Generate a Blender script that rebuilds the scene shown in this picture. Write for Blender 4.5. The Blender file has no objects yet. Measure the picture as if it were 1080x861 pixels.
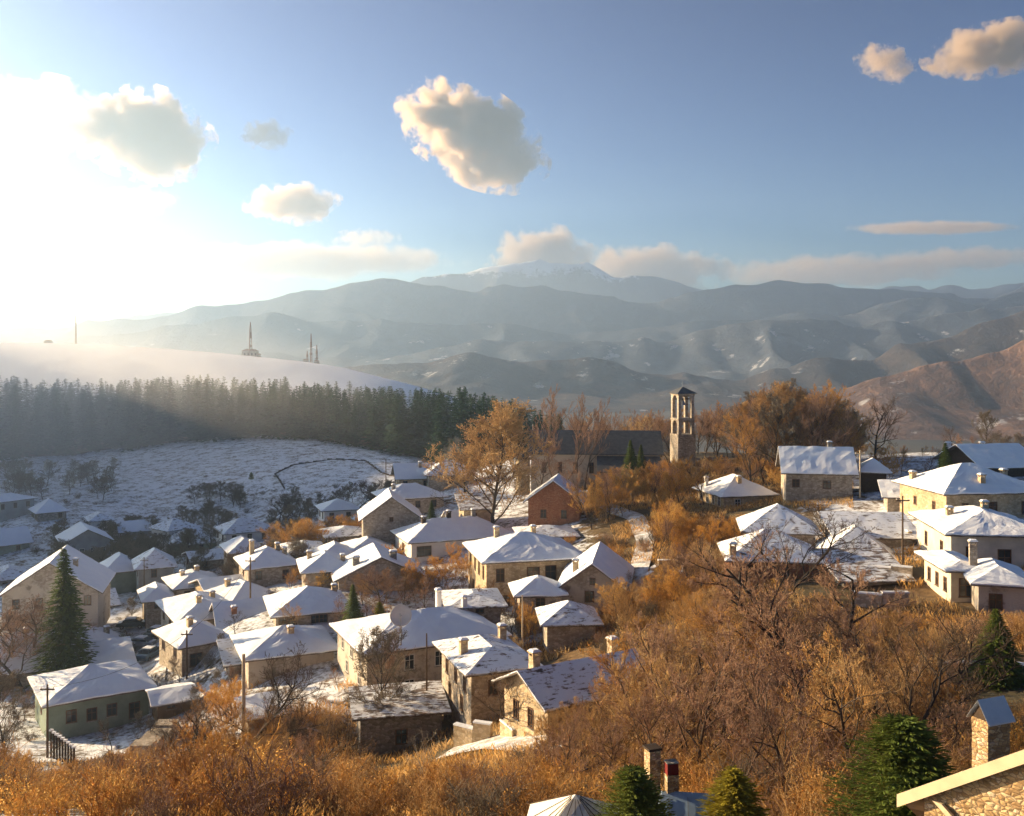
import bpy, math, random
import numpy as np
from mathutils import Vector, Matrix, noise as mnoise

# ------------------------------------------------------------------ camera, sky, sun, exposure
F = 1050.0; CX = 540.0; HY = 370.0            # focal length and principal point, in pixels of a 1080 wide frame
sc = bpy.context.scene
COL = sc.collection
cam_d = bpy.data.cameras.new("camera"); cam = bpy.data.objects.new("camera", cam_d); COL.objects.link(cam)
cam_d.sensor_width = 36.0; cam_d.lens = 36.0 * F / 1080.0
cam.location = (0, 0, 0); cam.rotation_euler = (math.radians(90), 0, 0)
cam_d.shift_y = -(430.5 - HY) / 1080.0
cam_d.clip_start = 0.5; cam_d.clip_end = 40000
sc.camera = cam
SUN_AZ = -65.0; SUN_EL = 13.5                 # azimuth from +Y, negative to the left
w = bpy.data.worlds.new("World"); sc.world = w; w.use_nodes = True
nt = w.node_tree; bg = nt.nodes["Background"]
sky = nt.nodes.new("ShaderNodeTexSky"); sky.sky_type = 'NISHITA'; sky.sun_disc = False
sky.sun_elevation = math.radians(SUN_EL); sky.sun_rotation = math.radians(SUN_AZ)
sky.altitude = 1200; sky.air_density = 1.0; sky.dust_density = 0.9; sky.ozone_density = 2.4
PIV = 7.2; GAM = 2.1
def _scale(src, k):
    n = nt.nodes.new("ShaderNodeVectorMath"); n.operation = 'SCALE'; n.inputs["Scale"].default_value = k; nt.links.new(src, n.inputs[0]); return n.outputs[0]
sg = nt.nodes.new("ShaderNodeGamma"); sg.inputs[1].default_value = GAM; nt.links.new(_scale(sky.outputs[0], 1 / PIV), sg.inputs[0]); nt.links.new(_scale(sg.outputs[0], PIV), bg.inputs[0]); bg.inputs[1].default_value = 0.058
sd = Vector((math.sin(math.radians(SUN_AZ)) * math.cos(math.radians(SUN_EL)), math.cos(math.radians(SUN_AZ)) * math.cos(math.radians(SUN_EL)), math.sin(math.radians(SUN_EL))))
sl = bpy.data.lights.new("sun", 'SUN'); sl.energy = 5.0; sl.angle = math.radians(0.5); sl.color = (1.0, 0.73, 0.42)
so = bpy.data.objects.new("sun", sl); COL.objects.link(so); so.rotation_euler = sd.to_track_quat('Z', 'Y').to_euler()
sc.view_settings.view_transform = 'Standard'; sc.view_settings.look = 'None'
sc.view_settings.exposure = 1.92; sc.view_settings.gamma = 1.0
sc.render.engine = 'CYCLES'
cy = sc.cycles
cy.max_bounces = 5; cy.diffuse_bounces = 3; cy.glossy_bounces = 1; cy.transmission_bounces = 2
cy.transparent_max_bounces = 6; cy.volume_bounces = 2; cy.use_denoising = True
cy.volume_step_rate = 0.5; cy.volume_max_steps = 160; cy.sample_clamp_indirect = 6.0
HAZE_DENSITY = 0.000175; HAZE_G = 0.64

# ------------------------------------------------------------------ helpers
def P(px, py, d): return ((px - CX) / F * d, d, (HY - py) / F * d)
def tag(o, label=None, cat=None, group=None, kind=None):
    if label: o["label"] = label
    if cat: o["category"] = cat
    if group: o["group"] = group
    if kind: o["kind"] = kind
    return o
def link(name, data, parent=None):
    o = bpy.data.objects.new(name, data); COL.objects.link(o)
    if parent is not None: o.parent = parent
    return o
def empty(name, loc, rz=0.0, s=1.0):
    o = link(name, None); o.location = loc; o.rotation_euler = (0, 0, rz); o.scale = (s, s, s); o.empty_display_size = 0.3
    return o
def copy_tree(o, parent=None):
    c = o.copy(); COL.objects.link(c); c.parent = parent
    for ch in o.children: copy_tree(ch, c)
    return c
def npmesh(name, V, Fc, mat, smooth=False):
    """V: (n,3) array, Fc: (m,k) int array"""
    V = np.asarray(V, dtype=np.float32); Fc = np.asarray(Fc, dtype=np.int32)
    me = bpy.data.meshes.new(name); n, k = Fc.shape
    me.vertices.add(len(V)); me.vertices.foreach_set("co", V.ravel())
    me.loops.add(n * k); me.loops.foreach_set("vertex_index", Fc.ravel())
    me.polygons.add(n); me.polygons.foreach_set("loop_start", np.arange(0, n * k, k, dtype=np.int32))
    me.polygons.foreach_set("loop_total", np.full(n, k, dtype=np.int32))
    if smooth: me.polygons.foreach_set("use_smooth", np.ones(n, dtype=bool))
    me.update(calc_edges=True); me.validate()
    if mat: me.materials.append(mat)
    return me
class MB:
    """a small mesh builder in plain python"""
    def __init__(s): s.v = []; s.f = []
    def poly(s, pts):
        b = len(s.v); s.v += [tuple(p) for p in pts]; s.f.append(list(range(b, b + len(pts))))
    def box(s, x0, x1, y0, y1, z0, z1, M=None):
        p = [(x0, y0, z0), (x1, y0, z0), (x1, y1, z0), (x0, y1, z0), (x0, y0, z1), (x1, y0, z1), (x1, y1, z1), (x0, y1, z1)]
        if M is not None: p = [tuple(M @ Vector(q)) for q in p]
        b = len(s.v); s.v += p
        s.f += [[b + i for i in q] for q in ((0, 3, 2, 1), (4, 5, 6, 7), (0, 1, 5, 4), (1, 2, 6, 5), (2, 3, 7, 6), (3, 0, 4, 7))]
    def tube(s, pts, rs, n=8, cap=True):
        b = len(s.v); m = len(pts); pts = [Vector(p) for p in pts]
        for i, p in enumerate(pts):
            t = (pts[min(i + 1, m - 1)] - pts[max(i - 1, 0)]).normalized()
            a = t.orthogonal().normalized() if abs(t.z) < 0.99 else Vector((1, 0, 0)); a = (a - t * a.dot(t)).normalized(); c = t.cross(a)
            for k in range(n):
                th = 2 * math.pi * k / n; s.v.append(tuple(p + (a * math.cos(th) + c * math.sin(th)) * rs[i]))
        for i in range(m - 1):
            for k in range(n):
                k2 = (k + 1) % n; s.f.append([b + i * n + k, b + i * n + k2, b + (i + 1) * n + k2, b + (i + 1) * n + k])
        if cap: s.f.append([b + k for k in range(n)][::-1]); s.f.append([b + (m - 1) * n + k for k in range(n)])
    def build(s, name, mat, parent=None, smooth=False, loc=None):
        me = bpy.data.meshes.new(name); me.from_pydata(s.v, [], s.f); me.update()
        if mat: me.materials.append(mat)
        if smooth: me.polygons.foreach_set("use_smooth", [True] * len(me.polygons))
        o = link(name, me, parent)
        if loc: o.location = loc
        return o

# ------------------------------------------------------------------ materials
def NM(name):
    m = bpy.data.materials.new(name); m.use_nodes = True; t = m.node_tree; b = t.nodes["Principled BSDF"]
    b.inputs["Roughness"].default_value = 0.85; b.inputs["Specular IOR Level"].default_value = 0.2
    return m, t, b
def nd(t, typ, **kw):
    n = t.nodes.new(typ)
    for k, v in kw.items(): setattr(n, k, v)
    return n
def ramp(t, stops, src, interp='LINEAR'):
    r = nd(t, "ShaderNodeValToRGB"); e = r.color_ramp.elements; r.color_ramp.interpolation = interp
    while len(e) < len(stops): e.new(0.5)
    for i, (p, c) in enumerate(stops): e[i].position = p; e[i].color = (c[0], c[1], c[2], 1) if not isinstance(c, (int, float)) else (c, c, c, 1)
    t.links.new(src, r.inputs[0]); return r.outputs[0]
def noise_n(t, scale, detail=4, rough=0.55, vec=None, sc3=None):
    n = nd(t, "ShaderNodeTexNoise"); n.inputs["Scale"].default_value = scale; n.inputs["Detail"].default_value = detail; n.inputs["Roughness"].default_value = rough
    if vec is not None:
        if sc3:
            mp = nd(t, "ShaderNodeMapping"); mp.inputs["Scale"].default_value = sc3; t.links.new(vec, mp.inputs[0]); vec = mp.outputs[0]
        t.links.new(vec, n.inputs["Vector"])
    return n.outputs["Fac"]
def objco(t): return nd(t, "ShaderNodeTexCoord").outputs["Object"]
def geopos(t): return nd(t, "ShaderNodeNewGeometry").outputs["Position"]
def mix(t, fac, a, b, mode='MIX'):
    m = nd(t, "ShaderNodeMix", data_type='RGBA', blend_type=mode)
    for s, x in ((m.inputs[0], fac), (m.inputs[6], a), (m.inputs[7], b)):
        if isinstance(x, (int, float)): s.default_value = x
        elif isinstance(x, tuple): s.default_value = (x[0], x[1], x[2], 1)
        else: t.links.new(x, s)
    return m.outputs[2]
def math_n(t, op, a, b=0.0):
    m = nd(t, "ShaderNodeMath", operation=op)
    for s, x in ((m.inputs[0], a), (m.inputs[1], b)):
        if isinstance(x, (int, float)): s.default_value = x
        else: t.links.new(x, s)
    return m.outputs[0]
def bump(t, b, h, dist=0.05, strength=0.6):
    n = nd(t, "ShaderNodeBump"); n.inputs["Distance"].default_value = dist; n.inputs["Strength"].default_value = strength
    t.links.new(h, n.inputs["Height"]); t.links.new(n.outputs[0], b.inputs["Normal"])
def voro(t, scale, vec, feature='F1', out="Color", sc3=None):
    v = nd(t, "ShaderNodeTexVoronoi", feature=feature); v.inputs["Scale"].default_value = scale
    if sc3:
        mp = nd(t, "ShaderNodeMapping"); mp.inputs["Scale"].default_value = sc3; t.links.new(vec, mp.inputs[0]); vec = mp.outputs[0]
    t.links.new(vec, v.inputs["Vector"]); return v.outputs[out]

def mat_snow(name, patch=0.0, warm=False):
    m, t, b = NM(name); co = geopos(t)
    n1 = noise_n(t, 0.8, 5, 0.6, co)
    base = ramp(t, [(0.3, (0.80, 0.84, 0.91)), (0.7, (0.87, 0.90, 0.94))], n1)
    if patch > 0:
        oc = objco(t)
        stone = ramp(t, [(0.2, (0.10, 0.075, 0.06)), (0.8, (0.26, 0.20, 0.16))], voro(t, 1.6, oc, sc3=(1, 1.6, 2.2)))
        n2 = noise_n(t, 1.1, 6, 0.72, oc); n3 = noise_n(t, 2.6, 3, 0.6, oc, (0.35, 1.6, 1.6))
        s = math_n(t, 'ADD', math_n(t, 'MULTIPLY', n2, 0.55), math_n(t, 'MULTIPLY', n3, 0.45))
        k = ramp(t, [(patch - 0.035, 0.0), (patch + 0.035, 1.0)], s)
        base = mix(t, k, stone, base)
    t.links.new(base, b.inputs["Base Color"]); b.inputs["Roughness"].default_value = 0.7
    bump(t, b, noise_n(t, 3.0, 6, 0.65, co), 0.06, 0.5)
    return m
def mat_stone(name, c1, c2, c3, scale=2.6, plaster=0.0):
    m, t, b = NM(name); co = objco(t)
    vc = voro(t, scale, co, sc3=(1, 1, 1.7)); ed = voro(t, scale, co, 'DISTANCE_TO_EDGE', "Distance", sc3=(1, 1, 1.7))
    sep = nd(t, "ShaderNodeSeparateColor"); t.links.new(vc, sep.inputs[0])
    col = ramp(t, [(0.0, c1), (0.5, c2), (1.0, c3)], sep.outputs[0])
    col = mix(t, ramp(t, [(0.02, 1.0), (0.07, 0.0)], ed), col, tuple(0.75 * x for x in c2))
    st = ramp(t, [(0.35, 0.62), (0.7, 1.12)], noise_n(t, 0.55, 6, 0.7, co, (1, 1, 0.5)))
    col = mix(t, 1.0, col, st, 'MULTIPLY')
    if plaster > 0:
        k = ramp(t, [(0.45, 0.0), (0.52, 1.0)], noise_n(t, 0.4, 4, 0.6, co))
        col = mix(t, math_n(t, 'MULTIPLY', k, plaster), col, (0.5, 0.44, 0.36))
    t.links.new(col, b.inputs["Base Color"]); bump(t, b, ed, 0.05, 0.8); return m
def mat_plain(name, c, rough=0.8, var=0.25, scale=1.5, spec=0.2, metal=0.0, co3=None):
    m, t, b = NM(name); co = objco(t)
    n = noise_n(t, scale, 6, 0.65, co, co3)
    lo = tuple(x * (1 - var) for x in c); hi = tuple(min(1, x * (1 + var * 0.6)) for x in c)
    t.links.new(ramp(t, [(0.3, lo), (0.7, hi)], n), b.inputs["Base Color"])
    b.inputs["Roughness"].default_value = rough; b.inputs["Specular IOR Level"].default_value = spec; b.inputs["Metallic"].default_value = metal
    bump(t, b, n, 0.02, 0.3); return m
def mat_plant(name, cols, trans=0.0, rough=0.8, vscale=0.25):
    """colour varies from plant to plant (Object Info) and clump to clump"""
    m, t, b = NM(name); oi = nd(t, "ShaderNodeObjectInfo")
    s = math_n(t, 'ADD', math_n(t, 'MULTIPLY', oi.outputs["Random"], 0.55), math_n(t, 'MULTIPLY', noise_n(t, vscale, 3, 0.6, geopos(t)), 0.75))
    n = len(cols); c = ramp(t, [(0.15 + 0.8 * i / max(1, n - 1), cc) for i, cc in enumerate(cols)], s)
    isl = nd(t, "ShaderNodeNewGeometry").outputs["Random Per Island"]
    c = mix(t, 1.0, c, ramp(t, [(0.0, 0.6), (1.0, 1.35)], isl), 'MULTIPLY')
    t.links.new(c, b.inputs["Base Color"]); b.inputs["Roughness"].default_value = rough; b.inputs["Specular IOR Level"].default_value = 0.08
    if trans > 0:
        tr = nd(t, "ShaderNodeBsdfTranslucent"); t.links.new(c, tr.inputs[0]); ms = nd(t, "ShaderNodeMixShader"); ms.inputs[0].default_value = trans
        t.links.new(b.outputs[0], ms.inputs[1]); t.links.new(tr.outputs[0], ms.inputs[2]); t.links.new(ms.outputs[0], t.nodes["Material Output"].inputs[0])
    return m
MAT = {}
MAT['snow'] = mat_snow("snow")
MAT['snow_thin'] = mat_snow("thin_snow", 0.435)
MAT['snow_patchy'] = mat_snow("patchy_snow", 0.49)
MAT['stone'] = mat_stone("rubble_stone", (0.31, 0.25, 0.19), (0.46, 0.39, 0.30), (0.60, 0.51, 0.41))
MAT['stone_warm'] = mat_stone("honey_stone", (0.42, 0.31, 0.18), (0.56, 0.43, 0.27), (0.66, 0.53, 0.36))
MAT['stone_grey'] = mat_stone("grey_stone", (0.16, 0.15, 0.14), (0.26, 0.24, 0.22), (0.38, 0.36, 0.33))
MAT['stone_plaster'] = mat_stone("patched_plaster", (0.34, 0.28, 0.22), (0.48, 0.41, 0.32), (0.60, 0.52, 0.43), plaster=0.9)
MAT['plaster'] = mat_plain("cream_plaster", (0.60, 0.53, 0.42), 0.9, 0.2, 0.8)
MAT['white'] = mat_plain("white_plaster", (0.74, 0.70, 0.64), 0.9, 0.12, 0.7)
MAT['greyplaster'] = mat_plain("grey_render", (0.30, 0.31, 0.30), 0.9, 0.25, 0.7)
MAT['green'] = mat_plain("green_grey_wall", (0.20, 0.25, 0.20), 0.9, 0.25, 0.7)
MAT['brick'] = mat_stone("red_brick", (0.28, 0.11, 0.06), (0.38, 0.17, 0.09), (0.45, 0.24, 0.14), 5.0)
MAT['slab'] = mat_stone("roof_slabs", (0.10, 0.08, 0.07), (0.17, 0.14, 0.12), (0.25, 0.21, 0.18), 1.6)
MAT['darkroof'] = mat_plain("dark_slate", (0.10, 0.105, 0.11), 0.6, 0.35, 1.2)
MAT['wood'] = mat_plain("weathered_wood", (0.13, 0.085, 0.05), 0.8, 0.35, 3.0, co3=(1, 1, 0.2))
MAT['darkwood'] = mat_plain("dark_wood", (0.05, 0.033, 0.022), 0.8, 0.35, 3.0)
MAT['frame_white'] = mat_plain("white_frame", (0.62, 0.60, 0.55), 0.6, 0.1, 3.0)
MAT['frame_brown'] = mat_plain("brown_frame", (0.12, 0.06, 0.03), 0.6, 0.2, 3.0)
MAT['pane'] = mat_plain("window_pane", (0.02, 0.024, 0.03), 0.12, 0.3, 1.0, 0.6)
MAT['metal'] = mat_plain("grey_metal", (0.28, 0.29, 0.30), 0.45, 0.2, 1.5, 0.4, 0.6)
MAT['pale_metal'] = mat_plain("pale_metal_sheet", (0.66, 0.64, 0.58), 0.5, 0.12, 1.5, 0.3)
MAT['blue_metal'] = mat_plain("blue_metal_sheet", (0.30, 0.42, 0.56), 0.5, 0.15, 1.5, 0.3)
MAT['pale_board'] = mat_plain("pale_board", (0.62, 0.50, 0.33), 0.7, 0.15, 2.0)
MAT['mast'] = mat_plain("mast_paint", (0.20, 0.13, 0.11), 0.6, 0.2, 1.0)
MAT['wire'] = mat_plain("cable", (0.06, 0.06, 0.06), 0.6, 0.1, 1.0)

# ------------------------------------------------------------------ terrain
CTRL = [  # (px, py of the ground, depth)
 (-60,560,260),(0,552,262),(35,550,258),(60,595,213),(100,597,215),(30,600,225),(180,586,230),(-60,600,225),(120,630,182),(180,628,178),(60,660,150),(0,665,140),(-80,690,140),
 (100,700,137),(20,715,127),(150,690,142),(150,720,122),(210,712,120),(100,778,105),(60,800,95),(160,800,95),(0,800,98),(-80,800,98),
 (0,842,60),(150,842,60),(300,838,60),(0,855,48),(300,855,46),(150,930,30),(0,930,30),(-100,930,30),(400,930,30),(300,818,76),(200,816,78),(420,815,74),
 (0,540,275),(100,540,272),(200,535,280),(0,505,330),(100,500,335),(0,487,375),(100,480,378),(200,468,378),(300,464,368),(430,482,330),(380,474,345),(300,500,300),(400,510,285),(320,490,318),(250,545,262),
 (0,450,450),(200,452,450),(330,446,450),(450,452,450),(560,470,420),(0,440,500),(200,440,500),(400,445,500),
 (-100,395,600),(0,396,600),(100,397,600),(200,400,600),(300,407,600),(400,420,600),(480,440,600),(560,465,600),
 (-200,366,800),(-100,366,800),(0,366,800),(55,366,800),(100,368,800),(140,371,800),(170,372,795),(230,375,790),(300,383,770),(350,385,760),(400,398,735),(440,407,720),(480,420,720),(540,440,700),
 (-100,415,1000),(0,415,1000),(200,420,1000),(400,430,1000),(540,455,900),
 (320,708,108),(320,664,120),(360,625,135),(340,622,140),(280,617,150),(390,600,160),(260,650,132),(230,665,122),(360,548,210),(310,560,225),(240,580,210),(380,565,190),
 (380,735,98),(450,720,103),(400,798,88),(320,770,92),(470,592,155),(405,580,165),(440,530,200),(470,515,225),(520,560,165),(440,630,135),(440,660,125),(470,500,290),
 (540,642,125),(580,557,160),(600,515,190),(620,650,115),(670,545,150),(680,590,128),(700,617,118),(720,500,185),(780,487,190),(640,505,200),
 (560,478,240),(640,478,230),(720,478,220),(800,478,215),(900,480,205),(1000,478,200),(1080,480,195),(1200,480,195),
 (560,520,300),(720,520,290),(900,520,280),(1080,520,270),(620,540,400),(800,540,400),(1000,540,400),(1200,540,400),
 (770,537,150),(860,524,145),(950,515,150),(1060,502,155),(1000,546,120),(1080,546,122),(1200,546,122),(820,615,100),(760,620,104),(900,600,105),(940,645,90),(1030,602,98),(1080,642,88),(1030,643,87),(1200,640,88),
 (900,575,118),(900,555,128),(1050,722,60),(960,700,68),(865,748,70),(760,735,75),(700,690,90),(640,745,78),(1200,722,60),
 (520,762,85),(560,785,72),(500,806,68),(640,800,60),(540,830,58),(700,825,50),(800,815,50),(900,800,50),(1000,790,46),(700,940,30),(850,940,30),(1000,930,28),(1080,930,27),(1200,930,27),
 (700,1100,20),(1000,1050,20),(400,1150,18),(0,1150,18),(1080,1050,20),(540,1100,18),
]
_h = np.array(CTRL, dtype=float)
_u = (_h[:, 0] - CX) / F * 3.0; _v = 3.0 * np.log(_h[:, 2] / 100.0); _z = (HY - _h[:, 1]) / F * _h[:, 2]
def _tps(r2): return np.where(r2 > 0, r2 * np.log(np.maximum(r2, 1e-12)), 0.0)
_A = np.stack([_u, _v], 1); _K = _tps(((_A[:, None] - _A[None]) ** 2).sum(-1)) + np.eye(len(_u)) * 0.03
_Pm = np.stack([np.ones_like(_u), _u, _v], 1); n_ = len(_u)
_sol = np.linalg.solve(np.block([[_K, _Pm], [_Pm.T, np.zeros((3, 3))]]), np.concatenate([_z, np.zeros(3)]))
def vnoise(X, Y, s, seed=0):
    """cheap value noise, vectorised"""
    x = X / s + seed * 17.3; y = Y / s + seed * 9.1; xi = np.floor(x).astype(np.int64); yi = np.floor(y).astype(np.int64); fx = x - xi; fy = y - yi
    fx = fx * fx * (3 - 2 * fx); fy = fy * fy * (3 - 2 * fy)
    def hsh(a, b):
        q = (a * 374761393 + b * 668265263 + seed * 1442695) & 0xffffffff; q = ((q ^ (q >> 13)) * 1274126177) & 0xffffffff; return ((q ^ (q >> 16)) & 0xffff) / 65535.0
    return (hsh(xi, yi) * (1 - fx) + hsh(xi + 1, yi) * fx) * (1 - fy) + (hsh(xi, yi + 1) * (1 - fx) + hsh(xi + 1, yi + 1) * fx) * fy
def fbm(X, Y, s, o=4, seed=0):
    r = 0; a = 0.5
    for i in range(o): r = r + a * vnoise(X, Y, s / 2 ** i, seed + i); a *= 0.5
    return r
VALLEY = -112.0
def height(X, Y):
    X = np.atleast_1d(np.asarray(X, float)); Y = np.atleast_1d(np.asarray(Y, float))
    d = np.clip(Y, 17.0, 1000.0); u = np.clip(X / np.maximum(Y, 17.0), -0.72, 0.66) * 3.0; v = 3.0 * np.log(d / 100.0)
    out = np.zeros(X.shape).ravel(); uu = u.ravel(); vv = v.ravel()
    for i in range(0, len(uu), 20000):
        q = np.stack([uu[i:i + 20000], vv[i:i + 20000]], 1); r2 = ((q[:, None] - _A[None]) ** 2).sum(-1)
        out[i:i + 20000] = _tps(r2) @ _sol[:n_] + _sol[n_] + q @ _sol[n_ + 1:]
    z = out.reshape(X.shape)
    z = z + (fbm(X, Y, 14, 4, 3) - 0.47) * 0.9 * np.clip((Y - 20) / 40, 0, 1)
    q = np.clip((-X / np.maximum(Y, 17.0) - 0.60) / 0.16, 0, 1); q = q * q * (3 - 2 * q); e = np.clip((Y - 235) / 60, 0, 1) * np.clip((640 - Y) / 120, 0, 1); e = e * e * (3 - 2 * e)
    z = z + 78 * q * e * (0.85 + 0.3 * fbm(X, Y, 90, 3, 14))  # added hill outside the view on the left, raised to shade hollow and snowfield
    k = np.clip((Y - 820) / 450, 0, 1) ; k = k * k * (3 - 2 * k)
    k2 = np.clip((Y - 380) / 500, 0, 1) * np.clip((X / np.maximum(Y, 17) + 0.02) / 0.12, 0, 1)
    k = np.maximum(k, k2 * k2 * (3 - 2 * k2))
    z = z * (1 - k) + (VALLEY + (fbm(X, Y, 300, 3, 5) - 0.45) * 10) * k
    return z
def hz(x, y): return float(height([x], [y])[0])
rows = np.concatenate([np.linspace(-60, 14, 12), 15 * np.exp(np.linspace(0, math.log(8200 / 15.0), 420))]); colsn = np.linspace(-1.12, 1.12, 470)
Yg, Sg = np.meshgrid(rows, colsn, indexing='ij'); Xg = Sg * (Yg + 80); Zg = height(Xg, Yg)
nr, nc = Xg.shape; idx = np.arange(nr * nc).reshape(nr, nc)
GF = np.stack([idx[:-1, :-1], idx[:-1, 1:], idx[1:, 1:], idx[1:, :-1]], -1).reshape(-1, 4)

def ground_material():
    m, t, b = NM("winter_ground"); co = geopos(t)
    at = nd(t, "ShaderNodeAttribute"); at.attribute_name = "snowiness"
    n1 = noise_n(t, 0.35, 8, 0.72, co); n2 = noise_n(t, 0.05, 5, 0.6, co); n3 = noise_n(t, 1.6, 4, 0.7, co)
    earth = ramp(t, [(0.3, (0.07, 0.045, 0.025)), (0.5, (0.15, 0.095, 0.045)), (0.7, (0.24, 0.16, 0.075))], n3)
    earth = mix(t, ramp(t, [(0.42, 0.0), (0.6, 1.0)], n2), earth, (0.10, 0.085, 0.05))
    snow = ramp(t, [(0.3, (0.74, 0.79, 0.87)), (0.7, (0.85, 0.88, 0.93))], n1)
    s = math_n(t, 'ADD', math_n(t, 'MULTIPLY', n1, 0.6), math_n(t, 'MULTIPLY', n3, 0.4))
    k = math_n(t, 'MULTIPLY', math_n(t, 'SUBTRACT', math_n(t, 'ADD', s, at.outputs["Fac"]), 1.0), 9.0)
    k2 = nd(t, "ShaderNodeClamp"); t.links.new(k, k2.inputs[0])
    far = nd(t, "ShaderNodeAttribute"); far.attribute_name = "valley"
    field = ramp(t, [(0.3, (0.045, 0.05, 0.05)), (0.5, (0.075, 0.07, 0.055)), (0.72, (0.13, 0.10, 0.07))], noise_n(t, 0.012, 6, 0.6, co, (1, 0.35, 1)))
    c = mix(t, k2.outputs[0], earth, snow); c = mix(t, far.outputs["Fac"], c, field)
    t.links.new(c, b.inputs["Base Color"]); b.inputs["Roughness"].default_value = 0.9; bump(t, b, n1, 0.35, 0.6); return m
MAT['ground'] = ground_material()
gm = npmesh("ground", np.stack([Xg, Yg, Zg], -1).reshape(-1, 3), GF, MAT['ground'], True)
U = Xg / np.maximum(Yg, 17) * F + CX
brush = np.clip((112 - 16 * np.clip((480 - U) / 60, 0, 1) - Yg) / 14, 0, 1) * np.clip((U - 120 - np.clip(Yg - 60, 0, 100) * 3) / 60 + 1.0, 0, 1)
hill = np.clip((U - 600) / 60, 0, 1) * np.clip((Yg - 100) / 15, 0, 1) * np.clip((880 - U) / 80, 0, 1) * np.clip((260 - Yg) / 30, 0, 1)
snowi = 0.58 - 0.28 * brush - 0.26 * hill + 0.02 * np.clip((Yg - 240) / 60, 0, 1) + 0.22 * np.clip((Yg - 480) / 60, 0, 1)
frontY = np.interp(U, [-60, 60, 150, 200, 300, 370, 430, 470, 520, 600], [378, 384, 386, 388, 378, 358, 340, 336, 351, 386])
snowi = np.where((Yg > frontY + 2) & (Yg < 480), 0.30, snowi)
val = np.clip((Yg - 820) / 150, 0, 1); val = np.maximum(val, np.clip((Yg - 300) / 150, 0, 1) * np.clip((U - 560) / 80, 0, 1))
for nm, arr in (("snowiness", snowi), ("valley", val)):
    a = gm.attributes.new(nm, 'FLOAT', 'POINT'); a.data.foreach_set("value", arr.astype(np.float32).ravel())
tag(link("ground", gm), kind="structure")

# ------------------------------------------------------------------ mountains
def mountain_mat(name, cols, snow=None, patch=0.0):
    m, t, b = NM(name); co = geopos(t)
    n1 = noise_n(t, 0.004, 8, 0.65, co); n2 = noise_n(t, 0.03, 6, 0.7, co)
    s = math_n(t, 'ADD', math_n(t, 'MULTIPLY', n1, 0.6), math_n(t, 'MULTIPLY', n2, 0.4))
    c = ramp(t, [(0.32 + 0.36 * i / (len(cols) - 1), x) for i, x in enumerate(cols)], s)
    if snow:
        sp = nd(t, "ShaderNodeSeparateXYZ"); t.links.new(co, sp.inputs[0])
        h = math_n(t, 'ADD', math_n(t, 'DIVIDE', math_n(t, 'SUBTRACT', sp.outputs[2], snow[0]), snow[1]), math_n(t, 'MULTIPLY', math_n(t, 'SUBTRACT', s, 0.5), 4.0))
        c = mix(t, ramp(t, [(0.4, 0.0), (0.7, 1.0)], h), c, (0.78, 0.8, 0.84))
    if patch:
        c = mix(t, ramp(t, [(patch, 0.0), (patch + 0.04, 0.6)], noise_n(t, 0.012, 7, 0.7, co)), c, (0.6, 0.6, 0.62))
    t.links.new(c, b.inputs["Base Color"]); bump(t, b, n2, 18.0, 0.8); return m
def ridge(D, half, prof, mat, seed, base=-115.0, lam=500.0, amp=0.42, nx=420, ny=110, x0=-420, x1=1500):
    px = np.linspace(x0, x1, nx); pr = np.array(prof, float); py = np.interp(px, pr[:, 0], pr[:, 1])
    k = np.ones(5) / 5; py = np.convolve(np.pad(py, 2, mode='edge'), k, mode='valid')
    crest = (HY - py) / F * D; crest = crest + (fbm(px * 1.0, px * 0 + seed, 60, 5, seed) - 0.47) * D * 0.012 - (np.abs(2 * fbm(px * 1.0, px * 0 + seed * 3, 110, 4, seed + 2) - 0.94) - 0.15) * D * 0.022
    T = np.linspace(-1, 1, ny); Tg, Xc = np.meshgrid(T, (px - CX) / F * D, indexing='ij'); C = np.broadcast_to(crest, Tg.shape)
    Y = D + Tg * half; a = np.abs(Tg); wx = Xc + (fbm(Xc, Y, lam * 1.3, 3, seed + 4) - 0.5) * lam * 0.9
    r = 1 - np.abs(2 * fbm(wx, Y * 0.45, lam, 4, seed + 8) - 0.94); r = np.clip(r, 0, 1)
    hgt = np.maximum(C - base, 0) * (1 - a) ** 1.15 * (1 - amp * (1 - r) * 2.0 * np.minimum(1, a * 3.0)) + base - 3 * a
    idm = np.arange(nx * ny).reshape(ny, nx)
    Fm = np.stack([idm[:-1, :-1], idm[:-1, 1:], idm[1:, 1:], idm[1:, :-1]], -1).reshape(-1, 4)
    tag(link("mountain", npmesh("mountain", np.stack([Xc, Y, hgt], -1).reshape(-1, 3), Fm, mat, True)), kind="structure")
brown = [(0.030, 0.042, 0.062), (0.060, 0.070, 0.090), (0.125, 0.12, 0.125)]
rust = [(0.04, 0.03, 0.03), (0.13, 0.075, 0.05), (0.28, 0.16, 0.10)]
ridge(6300, 1200, [(-420, 345), (100, 340), (250, 325), (400, 305), (430, 297), (470, 284), (540, 277), (600, 274), (650, 280), (700, 287), (760, 302), (820, 312), (850, 297), (885, 291), (930, 295), (980, 306), (1030, 303), (1080, 295), (1300, 285), (1500, 300)],
      mountain_mat("snowy_peak", brown, (420, 120)), 11, lam=800, amp=.55)
ridge(4500, 1000, [(-420, 352), (60, 345), (170, 332), (240, 320), (330, 307), (400, 297), (440, 300), (500, 303), (560, 303), (620, 310), (665, 318), (740, 303), (790, 300), (850, 294), (905, 297), (960, 307), (1000, 312), (1040, 306), (1080, 300), (1500, 285)],
      mountain_mat("far_range", brown, (330, 200)), 23, lam=520, amp=.6)
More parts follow.
